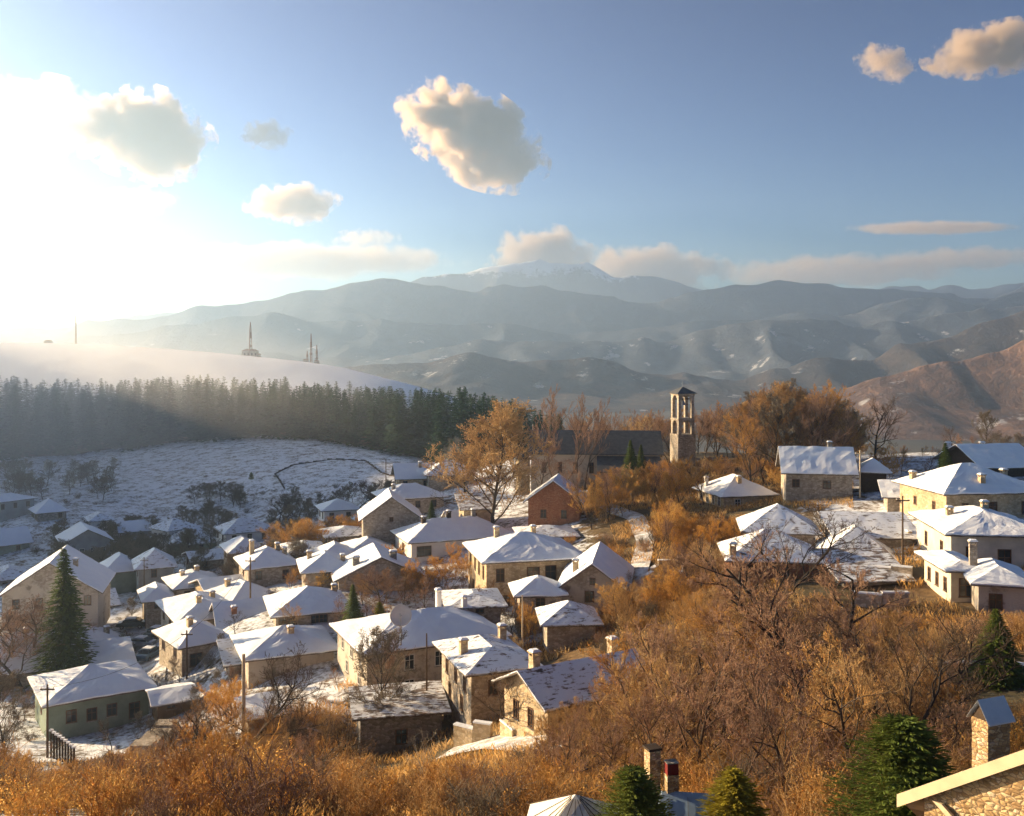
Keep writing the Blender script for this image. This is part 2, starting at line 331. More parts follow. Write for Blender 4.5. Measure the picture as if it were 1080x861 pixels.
ridge(3750, 800, [(-420, 362), (120, 356), (200, 343), (260, 336), (300, 331), (360, 338), (440, 341), (520, 345), (600, 352), (700, 345), (760, 331), (830, 323), (900, 327), (960, 316), (1020, 319), (1080, 308), (1500, 292)],
      mountain_mat("hazy_range", brown, None, 0.64), 31, lam=430, amp=0.6)
ridge(3100, 750, [(-420, 372), (200, 372), (330, 376), (380, 378), (440, 365), (500, 350), (545, 357), (600, 362), (660, 358), (740, 350), (820, 338), (870, 340), (900, 348), (940, 338), (1000, 328), (1080, 318), (1500, 310)],
      mountain_mat("middle_range", brown, None, 0.60), 37, lam=380, amp=.6)
ridge(2250, 520, [(-420, 392), (340, 392), (400, 386), (450, 380), (500, 368), (540, 378), (580, 372), (620, 375), (680, 390), (760, 396), (850, 380), (900, 375), (960, 362), (1010, 350), (1050, 338), (1080, 331), (1300, 300), (1500, 300)],
      mountain_mat("near_range", [(0.025, 0.026, 0.03), (0.055, 0.045, 0.042), (0.14, 0.095, 0.07)], None, 0.62), 41, lam=300, amp=0.6)
ridge(1550, 380, [(-420, 460), (700, 460), (800, 448), (860, 425), (900, 412), (960, 392), (1010, 384), (1050, 368), (1080, 352), (1200, 320), (1500, 300)],
      mountain_mat("rust_hills", rust, None, 0.58), 53, lam=240, amp=0.55)

# ------------------------------------------------------------------ haze
def volume_box():
    m = bpy.data.materials.new("haze"); m.use_nodes = True; t = m.node_tree; t.nodes.remove(t.nodes["Principled BSDF"])
    v = nd(t, "ShaderNodeVolumePrincipled"); v.inputs["Color"].default_value = (0.55, 0.75, 1.0, 1); v.inputs["Density"].default_value = HAZE_DENSITY
    v.inputs["Anisotropy"].default_value = HAZE_G; t.links.new(v.outputs[0], t.nodes["Material Output"].inputs["Volume"])
    b = MB(); b.box(-9300, 9300, -150, 8300, -170, 640); o = b.build("haze", m); tag(o, kind="stuff")
volume_box()

# ------------------------------------------------------------------ clouds
def cloud(x0, x1, y0, y1, D, label, seed,  dens=0.034, thick=0.8, fuzz=1.0, thr=0.5, nscale=1.0, flat=0.0, tilt=0.0, tone=None):
    W = (x1 - x0) / F * D / 2; H = (y1 - y0) / F * D / 2; T = W * thick
    c = P((x0 + x1) / 2, (y0 + y1) / 2, D)
    bpy_me = bpy.data.meshes.new("cloud"); import bmesh; bm = bmesh.new(); bmesh.ops.create_icosphere(bm, subdivisions=3, radius=1.0)
    for vtx in bm.verts: vtx.co = Vector((vtx.co.x * W * 1.25, vtx.co.y * T * 1.25, vtx.co.z * H * 1.3))
    bm.to_mesh(bpy_me); bm.free()
    m = bpy.data.materials.new("cloud"); m.use_nodes = True; t = m.node_tree; t.nodes.remove(t.nodes["Principled BSDF"])
    oc = objco(t); mp = nd(t, "ShaderNodeMapping"); mp.inputs["Scale"].default_value = (1 / W, 1 / T, 1 / H); t.links.new(oc, mp.inputs[0])
    ln = nd(t, "ShaderNodeVectorMath", operation='LENGTH'); t.links.new(mp.outputs[0], ln.inputs[0])
    n = nd(t, "ShaderNodeTexNoise"); n.noise_dimensions = '4D'; n.inputs["W"].default_value = seed * 3.7; n.inputs["Scale"].default_value = nscale * 2.6 / min(W, 2.2 * H); n.inputs["Detail"].default_value = 7; n.inputs["Roughness"].default_value = 0.63
    t.links.new(oc, n.inputs["Vector"])
    # density = clamp((1 - r) * a + (noise - thr) * b) * dens
    v1 = math_n(t, 'MULTIPLY', math_n(t, 'SUBTRACT', 1.0, ln.outputs["Value"]), 1.0)
    v2 = math_n(t, 'MULTIPLY', math_n(t, 'SUBTRACT', n.outputs["Fac"], thr), 3.2 * fuzz)
    s = nd(t, "ShaderNodeClamp"); t.links.new(math_n(t, 'MULTIPLY', math_n(t, 'ADD', v1, v2), 3.0), s.inputs[0])
    dn = math_n(t, 'MULTIPLY', s.outputs[0], dens)
    v = nd(t, "ShaderNodeVolumePrincipled"); v.inputs["Color"].default_value = (0.84, 0.73, 0.60, 1); v.inputs["Anisotropy"].default_value = 0.6
    if tone: v.inputs["Color"].default_value = (*tone, 1)
    t.links.new(dn, v.inputs["Density"]); t.links.new(v.outputs[0], t.nodes["Material Output"].inputs["Volume"])
    bpy_me.materials.append(m); o = link("cloud", bpy_me); o.location = c; o.rotation_euler = (0, tilt, 0)
    tag(o, label, "cloud")
    return o
CL = 6200
cloud(424, 572, 102, 184, CL, "tan backlit cloud standing alone in the blue sky above the snowy peak", 1, tilt=0.5, thick=0.55, fuzz=1.4)
cloud(92, 216, 100, 184, CL, "large puffy cloud with a grey heart and bright rim near the sun glow", 2, thick=0.6, tilt=0.2)
cloud(-40, 112, 86, 160, CL + 60, "ragged glowing white cloud cut by the picture edge near the sun glow", 15, dens=0.006, thick=0.6, fuzz=1.5, tilt=0.1)
cloud(256, 305, 128, 156, CL, "small dark grey wisp of cloud in the sky", 3, tone=(0.12, 0.14, 0.17), dens=0.014, fuzz=1.6, thick=0.6)
cloud(262, 354, 196, 234, CL, "flat grey-tan cloud below the small dark wisp", 4, dens=0.02, thick=0.6)
cloud(105, 182, 199, 226, CL, "faint pale puff of cloud under the big white cloud", 5, dens=0.003, fuzz=1.3, thick=0.6)
cloud(905, 962, 50, 83, CL, "small peach cloud, lower one of the pair in the upper sky corner", 6, dens=0.014, fuzz=1.4, thick=0.6, tilt=0.3)
cloud(985, 1110, 28, 76, CL, "peach and grey cloud cut by the edge of the upper sky corner", 7, dens=0.02, fuzz=1.2, thick=0.6, tilt=-0.15)
cloud(895, 1075, 234, 247, 9200, "thin lens-shaped pink-grey cloud bar over the far ridge", 8, dens=0.006, fuzz=0.5, thick=0.4, nscale=0.4)
cloud(520, 625, 243, 300, 9000, "white cumulus cloud rising behind the snowy summit", 9, dens=0.014, thick=0.5)
cloud(600, 760, 262, 312, 9300, "low white cloud bank trailing from the cumulus along the snowy ridge", 10, dens=0.009, thick=0.5, fuzz=1.1)
cloud(130, 470, 258, 294, 9600, "long flat grey cloud bar low in the glow beside the sun", 11, dens=0.0045, thick=0.35, nscale=0.5, fuzz=0.7)
cloud(760, 1010, 270, 302, 9700, "broad pale cloud layer low over the ridges", 12, dens=0.0035, thick=0.4, nscale=0.6, fuzz=0.8)
cloud(930, 1110, 262, 284, 9500, "soft cream cloud strip beneath the lens-shaped bar", 13, dens=0.0035, thick=0.4, nscale=0.6, fuzz=1.0)
cloud(355, 420, 243, 262, 9400, "tiny cream cloud tuft above the long grey bar", 14, dens=0.004, thick=0.5, fuzz=1.4)

# ------------------------------------------------------------------ houses
FOOT = []      # footprints (centre x, y, radius) kept clear of plants
def snow_sheet(name, polys, th, mat, parent, seed, step=0.7, edge=0.14):
    """a lumpy layer of snow lying on the given roof planes"""
    b = MB()
    for pg in polys:
        a, c, d_, e = (Vector(p) for p in (pg if len(pg) == 4 else [pg[0], pg[1], pg[2], pg[2]]))
        nx = max(2, int(max((c - a).length, (d_ - e).length) / step)); ny = max(2, int(max((e - a).length, (d_ - c).length) / step))
        base = len(b.v); nrm = (c - a).cross(e - a).normalized()
        if nrm.z < 0: nrm = -nrm
        for j in range(ny + 1):
            for i in range(nx + 1):
                s = i / nx; r = j / ny; p = (a * (1 - s) + c * s) * (1 - r) + (e * (1 - s) + d_ * s) * r
                t = th * (0.75 + 0.9 * mnoise.noise(Vector((p.x * 0.6 + seed, p.y * 0.6, p.z * 0.6))) + 0.35 * mnoise.noise(Vector((p.x * 2.3, p.y * 2.3, seed))))
                b.v.append(tuple(p + Vector((0, 0, 1)) * max(0.02, t)))
        for j in range(ny):
            for i in range(nx):
                q = base + j * (nx + 1) + i; b.f.append([q, q + 1, q + nx + 2, q + nx + 1])
        for seq in ([(i, 0) for i in range(nx + 1)], [(i, ny) for i in range(nx + 1)], [(0, j) for j in range(ny + 1)], [(nx, j) for j in range(ny + 1)]):
            ids = [base + j * (nx + 1) + i for i, j in seq]; bb = len(b.v)
            for q in ids: x, y, z = b.v[q]; b.v.append((x, y, z - edge))
            for k in range(len(ids) - 1): b.f.append([ids[k], ids[k + 1], bb + k + 1, bb + k])
    return b.build(name, mat, parent, smooth=False)
def add_window(parent, M, x, z, w_, h_, frame, shut=False, name='window'):
    """M maps (along wall, outward, up) to the house; a frame with its pane, bars and sill"""
    b = MB(); t = 0.09
    b.box(x - w_ / 2 - t, x - w_ / 2, -0.1, 0.06, z - t, z + h_ + t, M); b.box(x + w_ / 2, x + w_ / 2 + t, -0.1, 0.06, z - t, z + h_ + t, M)
    b.box(x - w_ / 2, x + w_ / 2, -0.1, 0.058, z + h_, z + h_ + t, M); b.box(x - w_ / 2, x + w_ / 2, -0.1, 0.058, z - t, z, M)
    b.box(x - 0.03, x + 0.03, 0.012, 0.04, z, z + h_, M); b.box(x - w_ / 2, x - 0.03, 0.012, 0.036, z + h_ * 0.62, z + h_ * 0.62 + 0.05, M); b.box(x + 0.03, x + w_ / 2, 0.012, 0.036, z + h_ * 0.62, z + h_ * 0.62 + 0.05, M)
    fr = b.build(name, frame, parent)
    g = MB(); g.box(x - w_ / 2, x + w_ / 2, -0.08, 0.01, z, z + h_, M); g.build('pane', MAT['pane'], fr)
    s = MB(); s.box(x - w_ / 2 - 0.15, x + w_ / 2 + 0.15, 0.0, 0.13, z - t - 0.07, z - t, M); s.build('sill', MAT['stone_grey'], fr)
    return fr
def add_door(parent, M, x, w_=1.0, h_=2.1, z0=0.0):
    b = MB(); b.box(x - w_ / 2, x + w_ / 2, -0.1, 0.05, z0, z0 + h_, M)
    for s in (-1, 1): b.box(x + s * (w_ / 2 + 0.05) - 0.05, x + s * (w_ / 2 + 0.05) + 0.05, -0.1, 0.09, z0, z0 + h_ + 0.1, M)
    d = b.build('door', MAT['darkwood'], parent); h = MB(); h.box(x + w_ / 2 - 0.15, x + w_ / 2 - 0.1, 0.05, 0.12, z0 + 1.0, z0 + 1.15, M); h.build('handle', MAT['metal'], d)
def add_chimney(parent, x, y, z0, z1, w_, mat, snow=True, pots=False):
    b = MB(); b.box(x - w_ / 2, x + w_ / 2, y - w_ / 2, y + w_ / 2, z0, z1)
    for sx in (-1, 1):
        for sy in (-1, 1): b.box(x + sx * (w_ / 2 - 0.07) - 0.07, x + sx * (w_ / 2 - 0.07) + 0.07, y + sy * (w_ / 2 - 0.07) - 0.07, y + sy * (w_ / 2 - 0.07) + 0.07, z1, z1 + 0.22)
    b.box(x - w_ / 2 - 0.1, x + w_ / 2 + 0.1, y - w_ / 2 - 0.1, y + w_ / 2 + 0.1, z1 + 0.22, z1 + 0.32)
    c = b.build('chimney', mat, parent)
    if snow:
        s = MB(); k = w_ / 2 + 0.08; s.v += [(x - k, y - k, z1 + 0.32), (x + k, y - k, z1 + 0.32), (x + k, y + k, z1 + 0.32), (x - k, y + k, z1 + 0.32), (x - k * .6, y - k * .6, z1 + 0.47), (x + k * .6, y - k * .6, z1 + 0.47), (x + k * .6, y + k * .6, z1 + 0.47), (x - k * .6, y + k * .6, z1 + 0.47)]
        s.f += [[4, 5, 6, 7], [0, 1, 5, 4], [1, 2, 6, 5], [2, 3, 7, 6], [3, 0, 4, 7]]; s.build('snow_cap', MAT['snow'], c)
    return c
HN = [0]
def house(name, label, xl, xc, xr, ye, yb, yr, d, L=9.0, roof='hip', wall='stone', snow='snow', wf=None, wl=None, chim=(), over=0.75, group=None, cat='house',
          frame='frame_brown', roofmat='slab', phi=None, door=None, H=None, minp=13, maxp=36, th=0.13, wall_parts=True, W=None):
    """xc, ye, yb: the near corner, its eave and foot in the photo at depth d; xl, xr: the far ends of the two faces seen; yr: the ridge.
    wf, wl: windows on the front and the left face as (fraction along, height over the foot, width, height)"""
    HN[0] += 1; seed = HN[0] * 7.3
    X0, Y0, Z0 = P(xc, yb, d); h = H if H else (yb - ye) / F * d; ul = xl - CX; ur = xr - CX
    if phi is None:
        a = math.atan2(ul, F); q = (F * X0 - ul * Y0) / (L * math.hypot(F, ul)); phi = math.asin(max(-0.95, min(0.95, q))) - a
    else: phi = math.radians(phi)
    cp, sp = math.cos(phi), math.sin(phi)
    if W is None: W = (ur * Y0 - F * X0) / (F * cp - ur * sp)
    W = max(2.0, min(30.0, W))
    cx_, cy_ = X0 + cp * W / 2 - sp * L / 2, Y0 + sp * W / 2 + cp * L / 2
    root = empty(name, (cx_, cy_, Z0), phi); tag(root, label, cat, group)
    FOOT.append((cx_, cy_, math.hypot(W, L) / 2))
    hw, hl = W / 2, L / 2
    # ridge height from the picture
    rt = roof
    if roof == 'gableF': dm = Y0 + (sp * W / 2)
    elif roof == 'gable': dm = cy_ - sp * W / 2
    else: dm = cy_
    rise = (HY - yr) / F * dm - (Z0 + h)
    span = (hw if roof == 'gableF' else hl if roof == 'gable' else min(hw, hl))
    if roof == 'shed': span = L
    rise = max(math.tan(math.radians(minp)) * span, min(math.tan(math.radians(maxp)) * span, rise)); zr = h + rise
    b = MB()
    wm = MAT[wall]; c4 = [(-hw, -hl), (hw, -hl), (hw, hl), (-hw, hl)]
    for i in range(4):
        (ax, ay), (bx_, by_) = c4[i], c4[(i + 1) % 4]; za = zb_ = h
        if roof == 'shed': za = zr if ay > 0 else h; zb_ = zr if by_ > 0 else h
        pts = [(ax, ay, -4), (bx_, by_, -4), (bx_, by_, zb_), (ax, ay, za)]
        if roof == 'gableF' and i in (0, 2): pts.insert(3, ((ax + bx_) / 2, ay, zr - 0.02))
        if roof == 'gable' and i in (1, 3): pts.insert(3, (ax, 0, zr - 0.02))
        b.poly(pts)
    b.build('wall', wm, root)
    o = over; slope = rise / span; ze = h - o * slope; t = 0.16
    if roof == 'hip':
        k = min(hw, hl); ridge_x = max(0.0, hw - k) + 0.15 * (hw > hl); ridge_y = max(0.0, hl - k) + 0.15 * (hl >= hw)
        A, B, C, D = (-hw - o, -hl - o, ze), (hw + o, -hl - o, ze), (hw + o, hl + o, ze), (-hw - o, hl + o, ze)
        if hw > hl: R1, R2 = (-ridge_x, 0, zr), (ridge_x, 0, zr); polys = [[A, B, R2, R1], [C, D, R1, R2], [B, C, R2], [D, A, R1]]
        else: R1, R2 = (0, -ridge_y, zr), (0, ridge_y, zr); polys = [[B, C, R2, R1], [D, A, R1, R2], [A, B, R1], [C, D, R2]]
    elif roof == 'gable':
        polys = [[(-hw - o, -hl - o, ze), (hw + o, -hl - o, ze), (hw + o, 0, zr), (-hw - o, 0, zr)], [(hw + o, hl + o, ze), (-hw - o, hl + o, ze), (-hw - o, 0, zr), (hw + o, 0, zr)]]
    elif roof == 'gableF':
        polys = [[(-hw - o, hl + o, ze), (-hw - o, -hl - o, ze), (0, -hl - o, zr), (0, hl + o, zr)], [(hw + o, -hl - o, ze), (hw + o, hl + o, ze), (0, hl + o, zr), (0, -hl - o, zr)]]
    else:
        polys = [[(-hw - o, -hl - o, ze), (hw + o, -hl - o, ze), (hw + o, hl + o, zr + o * slope), (-hw - o, hl + o, zr + o * slope)]]
    r = MB()
    for pg in polys:
        top = [(x, y, z + t) for x, y, z in pg]; r.poly(top); r.poly([(x, y, z) for x, y, z in pg[::-1]])
        for i in range(len(pg)): j = (i + 1) % len(pg); r.poly([pg[i], pg[j], top[j], top[i]])
    ro = r.build('roof', MAT[roofmat], root)
    if snow:
        snow_sheet('snow', [[(x, y, z + t + 0.01) for x, y, z in pg] for pg in polys], th if snow == 'snow' else th * 0.5, MAT[snow], ro, seed)
    def roofz(x, y):
        if roof == 'hip': e = min(hw + o - abs(x), hl + o - abs(y))
        elif roof == 'gable': e = hl + o - abs(y)
        elif roof == 'gableF': e = hw + o - abs(x)
        else: e = hl + o + y
        return ze + e * slope
    for cdef in chim:
        fx, fy, hh = cdef[:3]; cm = cdef[3] if len(cdef) > 3 else 'stone_warm'; x = fx * hw; y = fy * hl; zb = roofz(x, y)
        add_chimney(ro, x, y, zb - 0.4, max(zb + hh, zb + 0.5), cdef[4] if len(cdef) > 4 else 0.65, MAT[cm])
    Mf = Matrix(((1, 0, 0, -hw), (0, -1, 0, -hl), (0, 0, 1, 0), (0, 0, 0, 1)))
    Ml = Matrix(((0, -1, 0, -hw), (-1, 0, 0, hl), (0, 0, 1, 0), (0, 0, 0, 1)))
    if wf is None: wf = auto_windows(W, h, seed)
    if wl is None: wl = auto_windows(L, h, seed + 1)
    for fx, z, w_, h_ in wf: add_window(root, Mf, fx * W, z, w_, h_, MAT[frame])
    for fx, z, w_, h_ in wl: add_window(root, Ml, fx * L, z, w_, h_, MAT[frame])
    if door is not None: add_door(root, Mf, door * W)
    return root, W, h, zr
def auto_windows(W, h, seed):
    rnd = random.Random(int(seed * 10)); out = []
    n = max(1, int(W / 3.2)); fl = max(1, int(h / 2.7))
    for f in range(fl):
        for i in range(n):
            if rnd.random() < 0.2: continue
            z = h - 2.0 - f * 2.75
            if z < 0.3: z = 0.5
            out.append(((i + 0.5 + rnd.uniform(-.12, .12)) / n, z, 0.8, min(1.2, h - z - 0.3)))
    return out

# ---- the shaded hollow
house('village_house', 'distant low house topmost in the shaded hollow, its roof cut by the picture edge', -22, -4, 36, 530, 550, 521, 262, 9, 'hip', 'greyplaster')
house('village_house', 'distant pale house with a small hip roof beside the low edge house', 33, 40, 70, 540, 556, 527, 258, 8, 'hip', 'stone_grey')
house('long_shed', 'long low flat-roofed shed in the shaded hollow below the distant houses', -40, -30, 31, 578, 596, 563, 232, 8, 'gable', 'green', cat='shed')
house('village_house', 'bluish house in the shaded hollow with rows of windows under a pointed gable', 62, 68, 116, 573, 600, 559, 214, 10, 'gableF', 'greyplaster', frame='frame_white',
      wf=[(0.15, 2.6, .8, 1.3), (0.38, 2.6, .8, 1.3), (0.62, 2.6, .8, 1.3), (0.85, 2.6, .8, 1.3), (0.3, 0.3, .8, 1.3), (0.6, 0.3, .8, 1.3)])
house('village_house', 'tall house with a green-grey roof and a white upper wall in the shaded hollow', 160, 178, 206, 559, 586, 547, 230, 7, 'hip', 'white', 'snow_thin', frame='frame_white',
      wl=[(0.25, 3.4, .9, 1.2), (0.5, 3.4, .9, 1.2), (0.76, 3.4, .9, 1.2)])
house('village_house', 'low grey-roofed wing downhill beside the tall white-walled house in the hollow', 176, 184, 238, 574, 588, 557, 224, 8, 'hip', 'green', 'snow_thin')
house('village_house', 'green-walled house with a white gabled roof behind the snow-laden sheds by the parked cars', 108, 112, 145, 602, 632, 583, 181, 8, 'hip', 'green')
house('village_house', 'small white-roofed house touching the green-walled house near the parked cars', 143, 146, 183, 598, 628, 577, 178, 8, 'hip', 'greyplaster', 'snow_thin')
house('village_house', 'wide gabled house with one sunlit snowy slope behind the big spruce', -20, 2, 100, 628, 650, 594, 142, 12, 'gableF', 'stone_plaster', phi=14, chim=[(0.4, -0.2, 0.9)], W=12.8)
house('village_house', 'distant house with a pale end wall among bare trees under the snowy field', 228, 238, 288, 562, 580, 547, 212, 8, 'hip', 'white', 'snow_thin')
# ---- near the parked cars and the big snowy roofs
house('long_house', 'long low stone house with a single snowy roof running to the picture edge', -60, -30, 92, 712, 734, 676, 122, 9, 'gable', 'stone', phi=24, chim=[(-0.1, 0.1, 0.8), (0.7, 0.2, 0.7)])
house('village_house', 'snowy-roofed house with a sunlit slope just behind the long low stone house', 50, 72, 135, 690, 708, 663, 136, 9, 'hip', 'stone', chim=[(0.5, -0.4, 0.9, 'stone_grey')])
house('outbuilding', 'low lean-to with a plain snowy roof between the stone houses by the lane', 88, 92, 137, 703, 716, 687, 126, 5, 'shed', 'stone', cat='shed', wl=[])
house('village_house', 'single-storey green-grey house with a bright hip roof beside the bare pole', 37, 51, 157, 742, 780, 704, 105, 10, 'hip', 'green', wf=[(0.22, 1.4, .9, 1.2), (0.42, 1.2, .9, 1.2), (0.62, 1.3, .9, 1.2), (0.85, 0.6, 1.0, 1.6)], wl=[(0.5, 1.4, .8, 1.2)], frame='frame_brown', th=0.15)
house('village_house', 'stone house with a flat snowy roof beside the lane of parked cars', 168, 192, 240, 680, 718, 655, 119, 8, 'hip', 'stone', chim=[(-0.3, -0.3, 1.0)], wf=[(0.3, 1.5, 1.4, 1.4), (0.75, 1.8, .8, 1.1)])
house('village_house', 'large snowy roof with a chimney directly above the lane of parked cars', 170, 190, 252, 655, 690, 629, 131, 12, 'hip', 'stone_plaster', chim=[(-0.2, -0.5, 0.9), (0.5, 0.1, 0.8)])
house('village_house', 'low snowy roof with small dormer lumps uphill from the parked cars', 176, 186, 232, 620, 640, 603, 155, 8, 'hip', 'plaster', chim=[(0.2, 0.1, 0.7), (-0.5, 0, 0.7)])
house('village_house', 'small gabled house showing a sunlit tan gable wedge among the snowy roofs', 205, 222, 262, 628, 645, 612, 148, 9, 'gable', 'stone_warm', wf=[], wl=[])
house('village_house', 'snowy roof with a crooked corner beside the small sunlit gable wedge', 222, 246, 290, 634, 655, 614, 141, 8, 'hip', 'stone', chim=[(-0.5, 0.4, 0.8)])
house('village_house', 'wide snowy roof with dark wooden gable ends above the tangled dead tree', 226, 234, 294, 664, 690, 637, 126, 9, 'gable', 'wood', wf=[], chim=[(-0.5, -0.5, 0.8, 'brick')])
house('village_house', 'small house with a dark balcony and three chimneys standing above the orange bush', 252, 262, 311, 598, 622, 578, 150, 8, 'hip', 'stone', chim=[(-0.6, 0.2, 2.0), (0.55, 0.3, 1.1), (0.8, 0.0, 1.0)], wf=[(0.22, 1.4, .8, 1.2), (0.8, 1.2, .8, 1.2)], wl=[(0.5, 1.4, .8, 1.2)])
house('village_house', 'pinkish stone house with a chunky chimney on its snowy shoulder', 318, 322, 368, 602, 625, 583, 140, 8, 'hip', 'stone', chim=[(-0.7, 0.2, 1.0), (0.8, -0.4, 0.9)], wf=[(0.5, 1.8, .6, .8)])
house('village_house', 'broad low-gabled house with a tiny attic window and two square chimneys', 352, 357, 434, 611, 630, 588, 136, 9, 'gableF', 'stone', chim=[(-0.55, -0.5, 1.0, 'stone_grey', 0.9), (0.35, -0.5, 1.0, 'stone_grey', 0.9)], wf=[(0.5, 1.6, .6, .9)], W=11.5)
house('village_house', 'stone house with a row of brown windows under a plain rectangular snowy roof', 284, 291, 366, 648, 672, 620, 120, 9, 'hip', 'stone', wf=[(0.1, 1.0, .9, 1.2), (0.2, 1.0, .9, 1.2), (0.55, 1.0, .9, 1.2), (0.66, 1.0, .9, 1.2)], chim=[(0.9, 0.7, 0.8)])
house('village_house', 'low white roof with a skylight just below the row of brown windows', 250, 262, 352, 694, 715, 662, 107, 9, 'hip', 'stone_plaster', chim=[(0.1, -0.3, 0.6)], wl=[(0.5, 0.5, .8, 1.1)], wf=[])
house('village_house', 'small white-roofed house alone at the edge of the snowy field above the pink bush', 336, 342, 376, 538, 550, 527, 212, 7, 'hip', 'white')
house('village_house', 'low sunlit-walled house between the steep stone gable and the broad gable', 362, 370, 414, 583, 597, 568, 158, 8, 'hip', 'stone_warm')
house('village_house', 'tall rough-stone house with a steep end gable on the village crest', 378, 383, 440, 547, 580, 524, 165, 9, 'gableF', 'stone', phi=10, W=9.3, wf=[(0.5, 4.6, .5, .6)], wl=[])
house('village_house', 'wide snowy roof behind the steep rough-stone gable', 396, 408, 468, 526, 545, 511, 187, 9, 'hip', 'stone', chim=[(-0.6, -0.2, 0.9, 'stone_grey')])
house('village_house', 'highest white-roofed house on the crest beside the chimney smoke', 416, 420, 458, 504, 520, 490, 215, 8, 'gable', 'stone_warm', chim=[(0.3, -0.3, 1.0, 'stone_grey')])
house('village_house', 'small house with a patchy roof tucked behind the giant bare tree', 448, 452, 500, 500, 520, 486, 212, 8, 'hip', 'stone', 'snow_thin')
house('long_house', 'long white-walled house with dark square windows under the widest snowy roof', 417, 434, 541, 571, 600, 547, 155, 10, 'hip', 'white', wf=[(0.12, 1.9, 2.2, 1.4), (0.78, 1.8, .9, 1.2)], wl=[(0.5, 1.9, .9, 1.2)], chim=[(-0.6, 0.0, 1.0, 'darkwood'), (-0.1, 0.0, 1.0, 'darkwood'), (0.4, 0.0, 1.0, 'stone_grey')])
house('village_house', 'big two-storey tan house with tall windows and a pointed snowy hip roof', 494, 513, 615, 592, 650, 563, 125, 12, 'hip', 'stone_warm', phi=None, H=6.9,
      wf=[(0.14, 4.3, .9, 1.5), (0.48, 4.3, 1.5, 1.5), (0.66, 4.0, 1.3, 1.9), (0.88, 4.0, 1.3, 1.9), (0.2, 1.2, .8, 1.2)], wl=[(0.15, 4.4, .7, 1.5), (0.4, 4.4, .7, 1.5), (0.62, 4.4, .7, 1.5), (0.85, 4.4, .7, 1.5), (0.3, 1.3, .7, 1.4), (0.75, 1.3, .7, 1.4)],
      chim=[(-0.5, 0.4, 1.3), (0.35, 0.6, 1.3)])
house('garden_pavilion', 'small pavilion-like annex with a pyramid roof in front of the big tan two-storey house', 543, 548, 592, 626, 650, 609, 113, 5.0, 'hip', 'stone', wf=[(0.5, 1.0, .9, 1.0)], cat='annex')
house('village_house', 'stone cottage with a tiny attic window and saddle roof beside the winding path', 588, 592, 650, 618, 655, 585, 115, 12, 'gableF', 'stone_plaster', phi=-9, W=7.2, wf=[(0.45, 2.4, .9, 1.1), (0.5, 4.4, .5, .6)], chim=[(-0.6, -0.6, 1.2)])
house('small_shed', 'little shed with a crinkled snowy roof below the stone cottage', 572, 577, 628, 656, 672, 636, 103, 5.5, 'hip', 'stone', 'snow_thin', wf=[], wl=[], cat='shed')
house('village_house', 'reddish-walled house with a snowy gable roof below the long grey church', 549, 557, 611, 527, 562, 507, 160, 8, 'gableF', 'brick', phi=-8, wf=[(0.3, 2.5, .8, 1.2), (0.7, 2.5, .8, 1.2)], wl=[(0.5, 2.5, .8, 1.3)])
house('ruined_house', 'roofless-looking stone ruin with one dark window under the giant bare tree', 484, 489, 520, 537, 556, 530, 166, 6, 'shed', 'stone_warm', 'snow_patchy', wf=[(0.35, 1.3, .8, .9)], cat='ruin')
